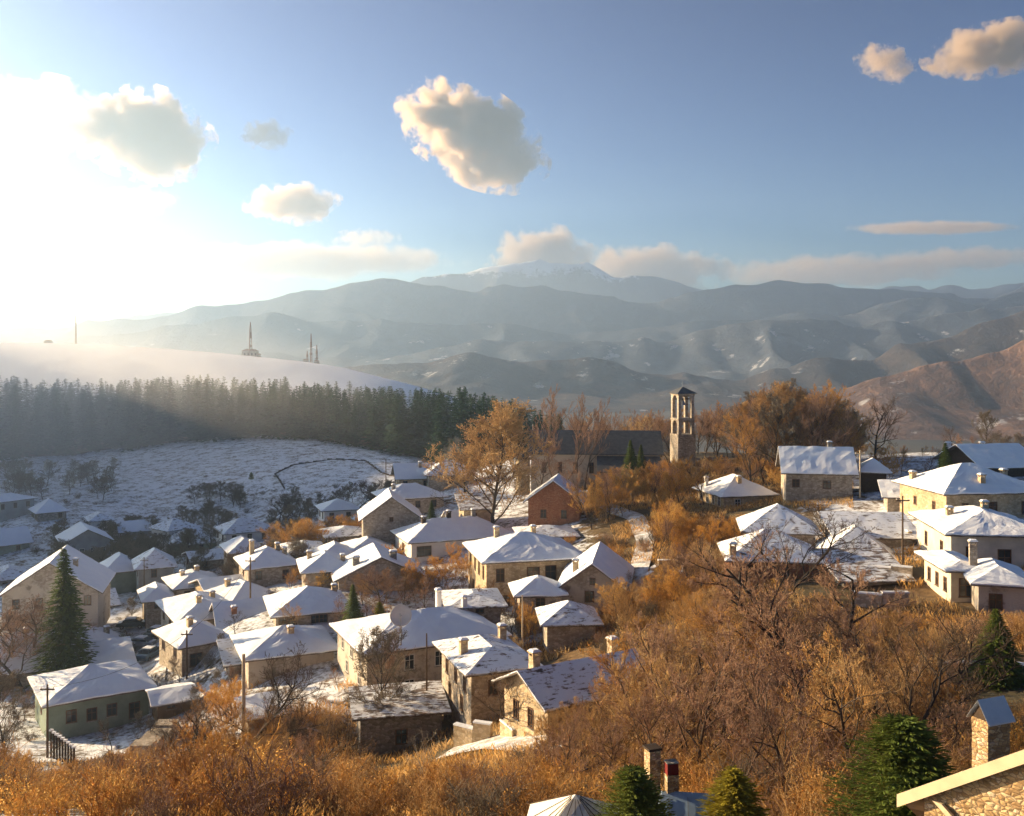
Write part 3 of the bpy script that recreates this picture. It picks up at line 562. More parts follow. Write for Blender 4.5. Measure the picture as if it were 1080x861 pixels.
# ---- more roofs packed into the hollow and the lower village
for a in [
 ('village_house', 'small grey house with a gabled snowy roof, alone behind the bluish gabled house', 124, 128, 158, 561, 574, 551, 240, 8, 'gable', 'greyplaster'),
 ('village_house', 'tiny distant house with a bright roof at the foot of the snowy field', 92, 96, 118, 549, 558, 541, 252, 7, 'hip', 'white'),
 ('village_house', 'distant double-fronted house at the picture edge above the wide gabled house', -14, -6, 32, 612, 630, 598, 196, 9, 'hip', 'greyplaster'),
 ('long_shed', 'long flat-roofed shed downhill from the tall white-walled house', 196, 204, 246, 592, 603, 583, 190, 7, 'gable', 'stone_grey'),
 ('village_house', 'stocky house with a peaked roof tucked behind the balcony house', 236, 244, 276, 582, 596, 568, 176, 8, 'hip', 'stone'),
 ('village_house', 'low snowy roof squeezed behind the chunky-chimney stone house', 300, 306, 342, 584, 600, 573, 162, 8, 'hip', 'stone'),
 ('small_shed', 'broken-down plank shed with a sagging white roof beside the lane bend', 160, 166, 202, 742, 754, 731, 106, 4.5, 'gable', 'wood'),
 ('small_shed', 'tin-roofed lean-to against the garden of the flat-roofed stone house', 236, 242, 270, 700, 714, 692, 112, 4.5, 'shed', 'stone'),
 ('village_house', 'low house whose snowy roof overlaps the row of brown windows house', 352, 356, 392, 655, 672, 640, 124, 7, 'hip', 'stone_plaster'),
 ('village_house', 'small pale house between the widest snowy roof and the ruin', 470, 476, 512, 552, 566, 540, 172, 7, 'gable', 'white'),
 ('small_shed', 'wooden outhouse with a snow lid under the poles of the shaded road', 96, 100, 122, 640, 652, 632, 168, 5, 'shed', 'wood'),
 ('village_house', 'squat snowy-roofed house pressed against the flat-roofed stone house', 236, 242, 284, 676, 692, 660, 121, 7, 'hip', 'stone'),
 ('village_house', 'house end with a bright roof between the pinkish house and the hedge pole', 334, 338, 372, 588, 600, 574, 154, 7, 'hip', 'plaster'),
 ('village_house', 'narrow snowy roof above the silver-blue car', 150, 154, 180, 632, 646, 618, 150, 7, 'hip', 'stone'),
 ('village_house', 'roof with an even snow sheet just uphill of the big tan two-storey house', 546, 552, 606, 566, 574, 556, 146, 7, 'hip', 'stone'),
 ('village_house', 'compact house with a lone roof hump between the dish house and the annex', 470, 476, 528, 640, 652, 628, 112, 7, 'hip', 'stone'),
 ('village_house', 'snow-covered roof below the tall rough-stone gable, nearest the russet clump', 340, 346, 386, 566, 578, 556, 172, 7, 'hip', 'stone')]:
    house(*a, cat='shed' if 'shed' in a[0] else 'house', snow='snow' if len(a[1]) % 2 else 'snow_thin')
# ---- middle foreground
M_ = house('village_house', 'large house with a wide snowy hip roof carrying the white satellite dish', 356, 387, 530, 682, 740, 645, 98, 11, 'hip', 'stone_plaster', chim=[(0.9, 0.6, 1.5, 'white', 0.55), (0.55, 0.85, 2.2, 'white', 0.55)], frame='frame_white', H=4.9,
      wf=[(0.3, 2.6, .9, 1.4), (0.52, 2.6, .9, 1.4), (0.66, 2.8, 1.0, 1.2), (0.78, 2.8, 1.0, 1.2), (0.9, 2.8, 1.0, 1.2), (0.3, .3, .9, 1.2)], wl=[(0.2, 2.9, .7, 1.1), (0.5, 2.9, .7, 1.1), (0.8, 2.9, .7, 1.1), (0.35, 0.9, .7, 1.1), (0.75, 0.9, .7, 1.1)])
house('stone_barn', 'dark stone barn with a flat roof in the gully below the dish house', 376, 380, 466, 757, 800, 744, 87, 5, 'shed', 'stone_grey', 'snow_patchy', wf=[(0.5, 1.0, .9, 1.2)], wl=[], minp=6, cat='barn', H=3.6)
house('small_shed', 'tiny flat-topped shed next to the pale bare post in the thicket', 256, 262, 304, 758, 776, 746, 92, 3.6, 'shed', 'stone', wf=[], wl=[], minp=6, cat='shed')
house('village_house', 'two-storey stone house half hidden by a dark leafless tree, behind the yard wall', 466, 497, 562, 712, 765, 678, 85, 9, 'hip', 'stone', 'snow_thin', H=4.6, chim=[(-0.8, -0.1, 1.1), (0.9, 0.6, 1.2)],
      wf=[(0.35, 2.4, .7, 1.2), (0.75, 2.4, .7, 1.2)], wl=[(0.2, 2.4, .6, 1.3), (0.5, 2.4, .6, 1.3), (0.8, 2.4, .6, 1.3), (0.3, .4, .6, 1.2), (0.7, .4, .6, 1.2)])
house('village_house', 'narrow tall house with a golden gable end and two slit windows', 543, 578, 690, 744, 792, 709, 72, 6.2, 'gable', 'stone_warm', 'snow_thin', H=3.4, W=9.5, chim=[(-0.75, 0.2, 1.2), (0.95, 0.5, 1.2)], maxp=42,
      wf=[(0.3, 1.3, .7, 1.2)], wl=[(0.28, 1.0, .55, 1.3), (0.62, 1.0, .55, 1.3)], phi=31)
# ---- east side of the village
house('village_house', 'sunlit house with white-framed tall windows in the orange brush below the tower', 736, 763, 815, 522, 545, 502, 150, 9, 'hip', 'stone_warm', frame='frame_white', wl=[(0.15, 1.4, .7, 1.4), (0.38, 1.4, .7, 1.4), (0.62, 1.4, .7, 1.4), (0.85, 1.4, .7, 1.4)], chim=[(-0.9, 0.5, 1.3, 'white', 0.5), (-0.1, -0.5, 0.9)])
house('farm_house', 'house with an evenly snowy rectangular roof and a reddish window below the wooded mound', 826, 829, 899, 496, 524, 472, 145, 8, 'gable', 'stone', chim=[(0.45, 0.1, 0.9, 'stone_grey')], wf=[(0.15, 1.5, .9, 1.0), (0.62, 1.4, 1.0, 1.0)], phi=-10)
house('village_house', 'upper of two stacked snowy roofs seen through the dark leafless branches', 783, 788, 860, 558, 580, 533, 116, 8, 'hip', 'stone', 'snow_thin')
house('village_house', 'lower of two stacked snowy roofs, orange stone walls, behind the dark leafless branches', 764, 772, 864, 588, 618, 560, 102, 8, 'hip', 'brick', chim=[(-0.97, -0.9, 1.0, 'stone_warm')], snow='snow_thin')
house('village_house', 'low house with a streaky thawing roof behind the trunk of the great dark tree', 866, 870, 940, 584, 606, 556, 108, 8, 'hip', 'stone', 'snow_thin', wl=[])
house('long_shed', 'long low stone shed with a patchy snow roof behind the thin dark pole', 880, 884, 966, 566, 578, 552, 112, 6, 'shed', 'stone', 'snow_thin', wf=[], wl=[], cat='shed', phi=-4)
house('long_shed', 'ramshackle tin-roofed shed with slipping snow on the slope under the thin dark pole', 886, 890, 955, 612, 628, 594, 97, 6, 'shed', 'stone', 'snow_patchy', wf=[], wl=[], cat='shed', phi=3)
house('gazebo', 'small dark open shelter with a snowy pointed roof beside the pale timber pole', 906, 909, 935, 495, 514, 484, 146, 4.2, 'hip', 'darkwood', wf=[], wl=[], cat='shelter')
house('long_shed', 'small flat snowy outhouse beside the big square stone house', 932, 936, 962, 524, 534, 513, 132, 5, 'shed', 'stone', wf=[], wl=[], cat='shed', minp=5)
house('village_house', 'big square stone house with a golden sunlit end wall and shadowed brown front', 949, 998, 1096, 518, 560, 490, 120, 11, 'hip', 'stone_warm', H=4.7, wf=[(0.2, 1.9, .7, 1.3), (0.5, 1.9, .9, 1.4), (0.85, 1.9, .8, 1.4)], wl=[(0.35, 2.2, .5, .9), (0.75, 2.2, .5, .9)], chim=[(-0.1, -0.75, 0.9), (-0.9, 0.6, 0.8), (0.65, -0.3, 0.8)])
house('village_house', 'blue-shadowed house with arched snow lumps on its roof, below the big square stone house', 967, 1003, 1106, 563, 612, 538, 99, 12, 'hip', 'plaster', H=4.7, wf=[(0.55, 1.1, 1.1, 2.0), (0.85, 1.6, .9, 1.2), (0.2, 2.2, .7, 1.1)], wl=[(0.3, 2.0, .7, 1.3), (0.75, 2.0, .7, 1.3)], chim=[(-0.6, 0.1, 0.7), (0.3, 0.4, 0.7)])
house('village_house', 'cream cottage wing with a sunlit side and little square windows before the blue-shadowed house', 975, 1003, 1034, 606, 640, 588, 90, 7, 'hip', 'plaster', H=3.4, wf=[(0.5, 1.0, 1.0, 1.5)], wl=[(0.2, 1.2, .6, 1.1), (0.5, 1.2, .6, 1.1), (0.8, 1.2, .6, 1.1)])
house('village_house', 'low cottage with one dark window and a tall chimney beside the cream cottage', 1018, 1032, 1084, 617, 652, 596, 86, 7, 'hip', 'stone_plaster', H=3.2, chim=[(-0.85, 0.3, 2.2, 'stone')], wf=[(0.35, 0.9, .9, 1.2)], wl=[])
house('village_house', 'dark-gabled house with four chimneys and an aerial against the valley', 990, 1036, 1096, 492, 512, 470, 152, 12, 'gable', 'darkwood', chim=[(-0.95, 0.6, 1.4, 'white'), (-0.5, 0.8, 1.2, 'white'), (-0.2, 0.8, 1.2, 'white'), (0.3, 0.6, 1.4, 'white')], phi=None, wf=[], wl=[])
# ---- far valley
for k, (x, y, ww) in enumerate([(986, 434, 5), (997, 433, 6)]):
    house('farm_house', ['tiny white farmhouse far down in the valley, smaller of the two', 'tiny white farmhouse far down in the valley, longer of the two'][k], x, x, x + ww, y, y + 3, y - 2, 1500, 8, 'gable', 'white', wf=[], wl=[], H=5, phi=0)

# ---- church and bell tower
def church():
    d = 190; rz_ = math.radians(-4)
    X0, Y0, Z0 = P(560, 516, d); root = empty('church', (X0, Y0, Z0), rz_); tag(root, 'long stone church with a low grey slate roof and a round apse', 'church')
    FOOT.append((X0 + 12, Y0 + 5, 12)); W, L, h, zr = 24.5, 13.0, 7.0, 10.6
    b = MB()
    for p in ([(0, 0, -4), (W, 0, -4), (W, 0, h), (0, 0, h)], [(W, 0, -4), (W, L, -4), (W, L, h), (W, L / 2, zr), (W, 0, h)], [(W, L, -4), (0, L, -4), (0, L, h), (W, L, h)], [(0, L, -4), (0, 0, -4), (0, 0, h), (0, L / 2, zr), (0, L, h)]): b.poly(p)
    b.build('wall', MAT['stone_plaster'], root)
    r = MB(); o = 0.6; s = (zr - h) / (L / 2)
    for sg in (0, 1):
        y0 = -o if sg == 0 else L + o
        pg = [(-o, y0, h - o * s), (W + o, y0, h - o * s), (W + o, L / 2, zr), (-o, L / 2, zr)]; top = [(x, y, z + 0.2) for x, y, z in pg]
        r.poly(top); r.poly(pg[::-1]); [r.poly([pg[i], pg[(i + 1) % 4], top[(i + 1) % 4], top[i]]) for i in range(4)]
    ro = r.build('roof', MAT['darkroof'], root)
    # side aisle, lower roof
    a = MB(); a.box(13, W - 0.5, -5, -0.02, -4, 4.2); a.build('aisle', MAT['stone'], root)
    a = MB(); a.poly([(12.5, -5.6, 4.1), (W, -5.6, 4.1), (W, -0.03, 6.4), (12.5, -0.03, 6.4)]); a.poly([(12.5, -0.03, 6.2), (W, -0.03, 6.2), (W, -5.6, 3.9), (12.5, -5.6, 3.9)]); a.poly([(12.5, -5.6, 3.9), (W, -5.6, 3.9), (W, -5.6, 4.1), (12.5, -5.6, 4.1)]); a.poly([(12.5, -0.03, 6.2), (12.5, -5.6, 3.9), (12.5, -5.6, 4.1), (12.5, -0.03, 6.4)])
    a.build('aisle_roof', MAT['darkroof'], root)
    t = MB(); t.tube([(-1.6, 1.0, -4), (-1.6, 1.0, 5.6)], [1.35, 1.35], 20); t.build('apse', MAT['stone_warm'], root)
    t = MB(); t.tube([(-1.6, 1.0, 5.5), (-1.6, 1.0, 5.75), (-1.6, 1.0, 6.9)], [1.6, 1.6, 0.15], 20); t.build('apse_roof', MAT['darkroof'], root)
    Mf = Matrix(((1, 0, 0, 0), (0, -1, 0, 0), (0, 0, 1, 0), (0, 0, 0, 1)))
    for x in (2.5, 5.5, 8.5, 11.5): add_window(root, Mf, x, 3.2, 0.7, 1.9, MAT['frame_brown'])
    c = MB(); c.tube([(0, L / 2, zr), (0, L / 2, zr + 1.3)], [0.06, 0.06], 6); c.box(-0.04, 0.04, L / 2 - 0.35, L / 2 + 0.35, zr + 0.85, zr + 0.95); c.build('cross', MAT['metal'], root)
church()
def tower():
    d = 185; X0, Y0, Z0 = P(720, 486, d); root = empty('bell_tower', (X0, Y0, Z0), math.radians(16)); tag(root, 'slender square stone bell tower with two tiers of open belfry arches', 'bell tower')
    FOOT.append((X0, Y0, 4)); a = 1.6; H = (486 - 415) / F * d
    z1, z2, z3 = H * 0.40, H * 0.63, H
    b = MB(); b.box(-a - .15, a + .15, -a - .15, a + .15, -4, z1)
    b.build('shaft', MAT['stone'], root)
    for nm, za, zb in (('lower_belfry', z1, z2), ('upper_belfry', z2, z3)):
        b = MB(); p = 0.62
        for sx in (-1, 1):
            for sy in (-1, 1): b.box(min(sx * a, sx * (a - p)), max(sx * a, sx * (a - p)), min(sy * a, sy * (a - p)), max(sy * a, sy * (a - p)), za + 0.01, zb - 0.3)
        b.box(-a - .12, a + .12, -a - .12, a + .12, zb - 0.28, zb - 0.01)
        # arch heads: little stepped segments between the piers on each side
        for q in range(4):
            R = Matrix.Rotation(q * math.pi / 2, 4, 'Z'); r_ = a - p
            for k in range(8):
                x0 = -r_ + 2 * r_ * k / 8; x1 = x0 + 2 * r_ / 8; xm = (x0 + x1) / 2; zz = zb - 0.3 - r_ + math.sqrt(max(0, r_ * r_ - xm * xm)) * 0.95
                b.box(x0, x1, -a + 0.02, -a + 0.4, zz, zb - 0.29, R)
        b.build(nm, MAT['stone'], root)
    f = MB(); f.box(-a + .05, a - .05, -a + .05, a - .05, z2 - 0.02, z2 + 0.1); f.build('floor_slab', MAT['stone_grey'], root)
    t = MB(); t.tube([(0, 0, z3 - 2.2), (0, 0, z3 - 2.0), (0, 0, z3 - 1.4), (0, 0, z3 - 1.15)], [0.55, 0.48, 0.32, 0.1], 14); be = t.build('bell', MAT['metal'], root)
    y = MB(); y.box(-a, a, -0.08, 0.08, z3 - 1.15, z3 - 0.95); y.build('yoke', MAT['darkwood'], be)
    r = MB(); o = a + 0.5; A, B, C, D, T = (-o, -o, z3), (o, -o, z3), (o, o, z3), (-o, o, z3), (0, 0, z3 + 1.25)
    for p in ([A, B, T], [B, C, T], [C, D, T], [D, A, T], [D, C, B, A]): r.poly(p)
    r.build('roof', MAT['darkroof'], root)
    c = MB(); c.tube([(0, 0, z3 + 1.2), (0, 0, z3 + 2.3)], [0.05, 0.05], 6); c.box(-0.3, 0.3, -0.04, 0.04, z3 + 1.8, z3 + 1.9); c.build('cross', MAT['metal'], root)
tower()

# ---- walls, lanes, path, poles, cars
def strip(name, pts, wd, mat, dz=0.08, kind="structure", label=None):
    """a lane draped over the ground along (x, y) points"""
    pts = [Vector((p[0], p[1])) for p in pts]; fine = []
    for i in range(len(pts) - 1):
        n = max(1, int((pts[i + 1] - pts[i]).length / 1.0))
        for k in range(n): fine.append(pts[i].lerp(pts[i + 1], k / n))
    fine.append(pts[-1])
    for _ in range(3): fine = [fine[0]] + [(fine[i - 1] + fine[i] * 2 + fine[i + 1]) / 4 for i in range(1, len(fine) - 1)] + [fine[-1]]
    b = MB(); m = 5
    for i, p in enumerate(fine):
        t = (fine[min(i + 1, len(fine) - 1)] - fine[max(0, i - 1)]).normalized(); n = Vector((-t.y, t.x))
        for k in range(m): q = p + n * wd * (k / (m - 1) - 0.5); b.v.append((q.x, q.y, 0))
    zs = height(np.array([v[0] for v in b.v]), np.array([v[1] for v in b.v]))
    b.v = [(v[0], v[1], float(z) + dz + 0.12) for v, z in zip(b.v, zs)]
    for i in range(len(fine) - 1):
        for k in range(m - 1): q = i * m + k; b.f.append([q, q + 1, q + m + 1, q + m])
    o = b.build(name, mat, smooth=True); tag(o, label, None, None, kind); return o
def G(px, d): return ((px - CX) / F * d, d)
mr, t_, b_ = NM("trodden_snow"); co_ = geopos(t_)
t_.links.new(mix(t_, ramp(t_, [(0.42, 0.0), (0.6, 1.0)], noise_n(t_, 0.9, 6, 0.7, co_)), (0.72, 0.75, 0.8), (0.36, 0.33, 0.30)), b_.inputs["Base Color"]); bump(t_, b_, noise_n(t_, 2, 5, 0.7, co_), 0.1, 0.6)
strip('village_road', [G(118, 200), G(128, 175), G(145, 158), G(160, 140), G(158, 128), G(152, 118), G(172, 108), G(215, 104), G(250, 100)], 4.5, mr)
strip('village_road', [G(60, 205), G(90, 190), G(128, 175)], 3.5, mr)
strip('footpath', [G(676, 112), G(668, 120), G(676, 128), G(682, 136), G(676, 143), G(672, 149), G(655, 156), G(640, 165)], 2.6, mr)
strip('village_road', [G(470, 79), G(500, 78), G(530, 76), G(560, 70), G(590, 66)], 3.6, mr)
strip('footpath', [G(905, 62), G(930, 66), G(1000, 66), G(1080, 63), G(1130, 62)], 1.8, mr)
FOOT += [(*G(150, 150), 5), (*G(150, 165), 4), (*G(160, 135), 5), (*G(156, 122), 4), (*G(515, 76), 3.5), (*G(550, 72), 3), (*G(485, 78), 3.5), (*G(676, 125), 3), (*G(678, 138), 3)]

def wallrun(label, pts, h, mat, th=0.45, snow=True, name='stone_wall', cat='wall'):
    X0, Y0 = pts[0]; z0 = hz(X0, Y0); root = empty(name, (X0, Y0, z0)); tag(root, label, cat); b = MB(); s = MB()
    for (x0, y0), (x1, y1) in zip(pts[:-1], pts[1:]):
        n = max(1, int(math.hypot(x1 - x0, y1 - y0) / 1.5)); a = math.atan2(y1 - y0, x1 - x0); ln = math.hypot(x1 - x0, y1 - y0) / n
        for k in range(n):
            xm, ym = x0 + (x1 - x0) * (k + .5) / n, y0 + (y1 - y0) * (k + .5) / n; z = hz(xm, ym)
            M = Matrix.Translation((xm - X0, ym - Y0, z - z0)) @ Matrix.Rotation(a, 4, 'Z'); hh = h + 0.12 * math.sin(k * 2.1 + x0)
            b.box(-ln / 2, ln / 2, -th / 2, th / 2, -1.2, hh, M)
            if snow: s.box(-ln / 2 - .02, ln / 2 + .02, -th / 2 - .03, th / 2 + .03, hh, hh + 0.12, M)
    b.build('masonry', mat, root)
    if snow: s.build('snow_cap', MAT['snow'], root)
wallrun('low golden stone yard wall before the two-storey house with the thin roof snow', [G(480, 80.5), G(500, 79.5), G(518, 79)], 1.5, MAT['stone_warm'])
wallrun('short stone wall stub with a gatepost beside the narrow sunlit gable house', [G(530, 78), G(543, 76)], 1.1, MAT['stone_warm'])
wallrun('tall golden wall around a snowy yard next to the winding path', [G(681, 117), G(694, 121), G(716, 121), G(719, 113)], 2.0, MAT['stone_warm'])
wallrun('long dark dry-stone boundary wall bending across the snowy field', [G(300, 285), G(290, 302), G(310, 318), G(350, 322), G(385, 318), G(402, 300), G(420, 290)], 0.35, MAT['darkwood'], snow=False, th=0.35)
wallrun('pinkish snow-dusted stone ramp wall beside the green-grey house', [G(148, 93), G(160, 96), G(178, 101)], 1.6, MAT['stone'], th=2.0, snow=False)
wallrun('stone terrace wall with a white cap under the big square stone house', [G(878, 121), G(915, 119), G(945, 117), G(960, 112)], 1.4, MAT['stone_warm'])
wallrun('upper crumbling terrace wall on the patchy snow slope', [G(872, 104), G(900, 101), G(940, 99), G(962, 98)], 1.2, MAT['stone'])
wallrun('lower crumbling terrace wall on the patchy snow slope', [G(900, 92), G(930, 91), G(958, 91)], 1.2, MAT['stone'])
def slat_fence():
    root = empty('picket_fence', (*G(52, 96), hz(*G(52, 96)))); tag(root, 'dark stepped fence of upright boards with snow tops by the green-grey house', 'fence')
    b = MB(); s = MB(); z0 = root.location.z
    for k in range(9):
        x, y = G(54 + k * 3.0, 97 - k * 0.7); z = hz(x, y); x -= root.location.x; y -= root.location.y; z -= z0; hh = 2.6 - k * 0.1
        b.box(x - 0.09, x + 0.09, y - 0.06, y + 0.06, z - 0.5, z + hh); s.box(x - 0.16, x + 0.16, y - 0.16, y + 0.16, z + hh, z + hh + 0.14)
    b.build('board', MAT['darkwood'], root); s.build('snow_cap', MAT['snow'], root)
slat_fence()

def pole(label, px, d, ytop, r=0.12, lean=0.0, mat='wood', arm=True, name='utility_pole', wires=()):
    x, y = G(px, d); z = hz(x, y); H = (HY - ytop) / F * d - z; root = empty(name, (x, y, z)); tag(root, label, 'pole'); FOOT.append((x, y, 0.6))
    b = MB(); b.tube([(0, 0, -0.8), (lean * 0.5, 0, H / 2), (lean, 0, H)], [r, r * 0.88, r * 0.7], 8); b.build('post', MAT[mat], root)
    if arm:
        a = MB(); a.box(lean - 0.7, lean + 0.7, -0.05, 0.05, H - 0.55, H - 0.43); a.build('crossarm', MAT[mat], root)
        for k in (-0.6, 0, 0.6):
            i = MB(); i.tube([(lean + k, 0, H - 0.42), (lean + k, 0, H - 0.26)], [0.05, 0.035], 6); i.build('insulator', MAT['white'], root)
    return Vector((x + lean, y, z + H - 0.3))
p1 = pole('thin dark utility pole standing before the green-grey house', 50, 97, 722, 0.13)
p2 = pole('dark utility pole between the snowy roofs and the parked cars', 197, 118, 665, 0.13)
p3 = pole('dark pole rising from the small sunlit gable wedge', 264, 133, 588, 0.13)
p4 = pole('thin dark pole above the patchy snow terraces', 952, 100, 523, 0.11)
p5 = pole('pale timber pole between the farm house and the small dark shelter', 907, 143, 475, 0.13, mat='pale_board')
p6 = pole('bare wooden pole in the dark hedge behind the broad-gabled house', 347, 168, 566, 0.14)
p7 = pole('slim pale pole in the garden before the big tan two-storey house', 551, 104, 628, 0.09, mat='pale_board', arm=False)
p8 = pole('pale bare post with a broken top beside the tiny flat shed', 257, 90, 690, 0.2, mat='pale_board', arm=False, name='bare_post')
p9 = pole('short dark post at the edge of the large dish house', 450, 92, 668, 0.09, arm=False)
p10 = pole('slender utility pole by the shaded hollow road', 152, 172, 588, 0.11)
p11 = pole('thin pole at the rim of the snowy field', 407, 280, 485, 0.14, arm=False)
def cable(label, a, b, sag, r=0.02):
    n = 14; pts = [a.lerp(b, i / n) - Vector((0, 0, sag * 4 * (i / n) * (1 - i / n))) for i in range(n + 1)]; m = MB(); m.tube(pts, [r] * (n + 1), 4)
    tag(m.build('cable', MAT['wire']), label, 'cable')
cable('cable from the hedge pole sagging down to the balcony house', p6, Vector(P(300, 582, 150)), 1.2, 0.035)
cable('cable from the hedge pole running up to the steep stone gable', p6, Vector(P(384, 550, 165)), 1.2, 0.035)
cable('cable strung across the snowy roofs to the dark pole by the cars', p2, p3, 1.0)
cable('cable leaving the pole by the green-grey house towards the parked-car pole', p1, p2, 1.2)
cable('cable from the garden pole to the large dish house roof', p7, Vector(P(525, 668, 104)), 0.3)
cable('cable crossing the front of the green-grey house roof', p1, Vector(P(-20, 690, 100)), 2.0)

def dish():
    X, Y, Z = P(423, 650, 99); root = empty('satellite_dish', (X, Y, Z - 1.3)); tag(root, 'large white snow-rimmed satellite dish on the wide hip roof', 'satellite dish')
    b = MB(); n = 20; rings = 5; R = 1.1; M = Matrix.Translation((0, 0, 1.3)) @ Matrix.Rotation(math.radians(62), 4, 'X')
    for j in range(rings + 1):
        r = R * j / rings
        for k in range(n): th = 2 * math.pi * k / n; b.v.append(tuple(M @ Vector((r * math.cos(th), r * math.sin(th), 0.32 * (r / R) ** 2))))
    for j in range(rings):
        for k in range(n): q = j * n; b.f.append([q + k, q + (k + 1) % n, q + n + (k + 1) % n, q + n + k])
    o = b.build('reflector', MAT['white'], root, True); sm = o.modifiers.new("solid", 'SOLIDIFY'); sm.thickness = 0.06
    a = MB(); a.tube([(0, 0, -1.6), (0, 0.25, 1.2)], [0.07, 0.07], 8); a.build('mount', MAT['metal'], root)
    a = MB(); a.tube([tuple(M @ Vector((0, -R, 0.3))), tuple(M @ Vector((0, 0, 1.1)))], [0.03, 0.03], 6); a.build('feed_arm', MAT['metal'], root)
dish()

def car(label, px, d, rot, paint, sedan=True):
    x, y = G(px, d); z = hz(x, y) + 0.22; root = empty('parked_car', (x, y, z), rot); tag(root, label, 'car', 'cars parked along the village lane')
    prof = [(-2.1, 0.35), (-2.12, 0.75), (-1.95, 0.95), (-1.35, 1.0), (-0.75, 1.42), (0.7, 1.45), (1.5, 1.02), (2.05, 0.92), (2.12, 0.6), (2.05, 0.33)]
    b = MB(); n = len(prof); m = 5
    for s, sh in ((-0.85, 0.90), (-0.78, 1), (0, 1.02), (0.78, 1), (0.85, 0.90)):
        for px_, pz in prof: b.v.append((px_ * (1 if abs(s) < .8 else 0.98), s * (0.82 if pz > 1.1 else 1), 0.33 + (pz - 0.33) * sh))
    for j in range(m - 1):
        for i in range(n): i2 = (i + 1) % n; b.f.append([j * n + i, j * n + i2, (j + 1) * n + i2, (j + 1) * n + i])
    b.f.append(list(range(n))); b.f.append(list(range((m - 1) * n, m * n))[::-1]); bo = b.build('body', paint, root)
    for nm, pts in (('windscreen', [(0.78, -0.6, 1.44), (0.78, 0.6, 1.44), (1.5, 0.72, 1.07), (1.5, -0.72, 1.07)]), ('rear_window', [(-1.36, -0.7, 1.04), (-1.36, 0.7, 1.04), (-0.8, 0.58, 1.42), (-0.8, -0.58, 1.42)])):
        g = MB(); g.poly([(p[0] + (0.03 if nm == 'windscreen' else -0.03), p[1], p[2] + 0.02) for p in pts]); g.poly([(p[0], p[1], p[2] - 0.02) for p in pts[::-1]]); g.build(nm, MAT['pane'], bo)
    for s in (-1, 1):
        g = MB(); g.box(-1.15, 1.2, min(s * 0.74, s * 0.82), max(s * 0.74, s * 0.82), 1.02, 1.32); g.build('side_window', MAT['pane'], bo)
        for wx in (-1.3, 1.3):
            t = MB(); t.tube([(wx, s * 0.68, 0.31), (wx, s * 0.88, 0.31)], [0.31, 0.31], 16); wh = t.build('wheel', MAT['darkwood'], root); t = MB(); t.tube([(wx, s * 0.87, 0.31), (wx, s * 0.90, 0.31)], [0.17, 0.17], 12); t.build('rim', MAT['metal'], wh)
        l = MB(); l.box(2.03, 2.14, s * 0.62 - 0.15, s * 0.62 + 0.15, 0.66, 0.8); l.build('headlight', MAT['white'], bo)
    sn = MB(); sn.box(-0.7, 0.65, -0.6, 0.6, 1.47, 1.56); sn.box(1.55, 2.0, -0.65, 0.65, 0.98, 1.06); sn.build('snow_cover', MAT['snow'], root)
pr = [mat_plain("red_car_paint", (0.16, 0.03, 0.02), 0.3, 0.1, 2, 0.5), mat_plain("dark_car_paint", (0.03, 0.05, 0.06), 0.3, 0.1, 2, 0.5), mat_plain("silver_car_paint", (0.35, 0.38, 0.40), 0.3, 0.1, 2, 0.5), mat_plain("blue_car_paint", (0.06, 0.11, 0.18), 0.3, 0.1, 2, 0.5)]
car('silver-blue car parked nose out in the lane above the flat-roofed stone house', 157, 131, math.radians(80), pr[3])
car('dark car at the far end of the village lane, farthest from the stone house', 139, 152, math.radians(10), pr[1])
car('silver car with a snowy bonnet parked in the middle of the lane', 149, 143, math.radians(-12), pr[2])
car('dark teal car half behind the big snowy roof beside the lane', 165, 146, math.radians(75), pr[1])

# ---- hilltop masts
def mast(px, d, ybase, ytop, label, kind):
    x, y, zt = P(px, ytop, d); z = hz(x, y); H = zt - z; root = empty('radio_mast', (x, y, z)); tag(root, label, 'radio mast')
    r0 = 1.6 if kind else 0.9; b = MB(); n = 12
    for k in range(3):
        a = 2 * math.pi * k / 3; b.tube([(r0 * math.cos(a), r0 * math.sin(a), -1), (r0 * .5 * math.cos(a), r0 * .5 * math.sin(a), H * .75), (0.15 * math.cos(a), 0.15 * math.sin(a), H)], [0.28, 0.22, 0.15], 6)
    for i in range(n):
        f0, f1 = i / n, (i + 1) / n; ra, rb = r0 * (1 - .8 * f0), r0 * (1 - .8 * f1)
        for k in range(3):
            a, c = 2 * math.pi * k / 3, 2 * math.pi * (k + 1) / 3; b.tube([(ra * math.cos(a), ra * math.sin(a), H * f0), (rb * math.cos(c), rb * math.sin(c), H * f1)], [0.1, 0.1], 4)
    b.build('lattice', MAT['mast'], root)
    a = MB(); a.tube([(0, 0, H * 0.55), (0, 0, H * 0.72)], [0.8, 0.8], 8); a.tube([(0, 0, H * 0.3), (0, 0, H * 0.36)], [1.1, 1.1], 8); a.build('aerial', MAT['mast'], root)
mast(264, 775, 378, 340, 'tall lattice mast rising from the square hilltop station', 1)
mast(328, 765, 384, 352, 'tallest mast of the cluster further down the hill crest', 0)
mast(334, 770, 384, 364, 'short mast crowded against the tallest of the cluster', 0)
mast(324, 772, 384, 370, 'stubby aerial mast on the outer side of the mast cluster', 0)
mast(80, 900, 368, 332, 'faint far mast nearly lost in the sun glare', 0)
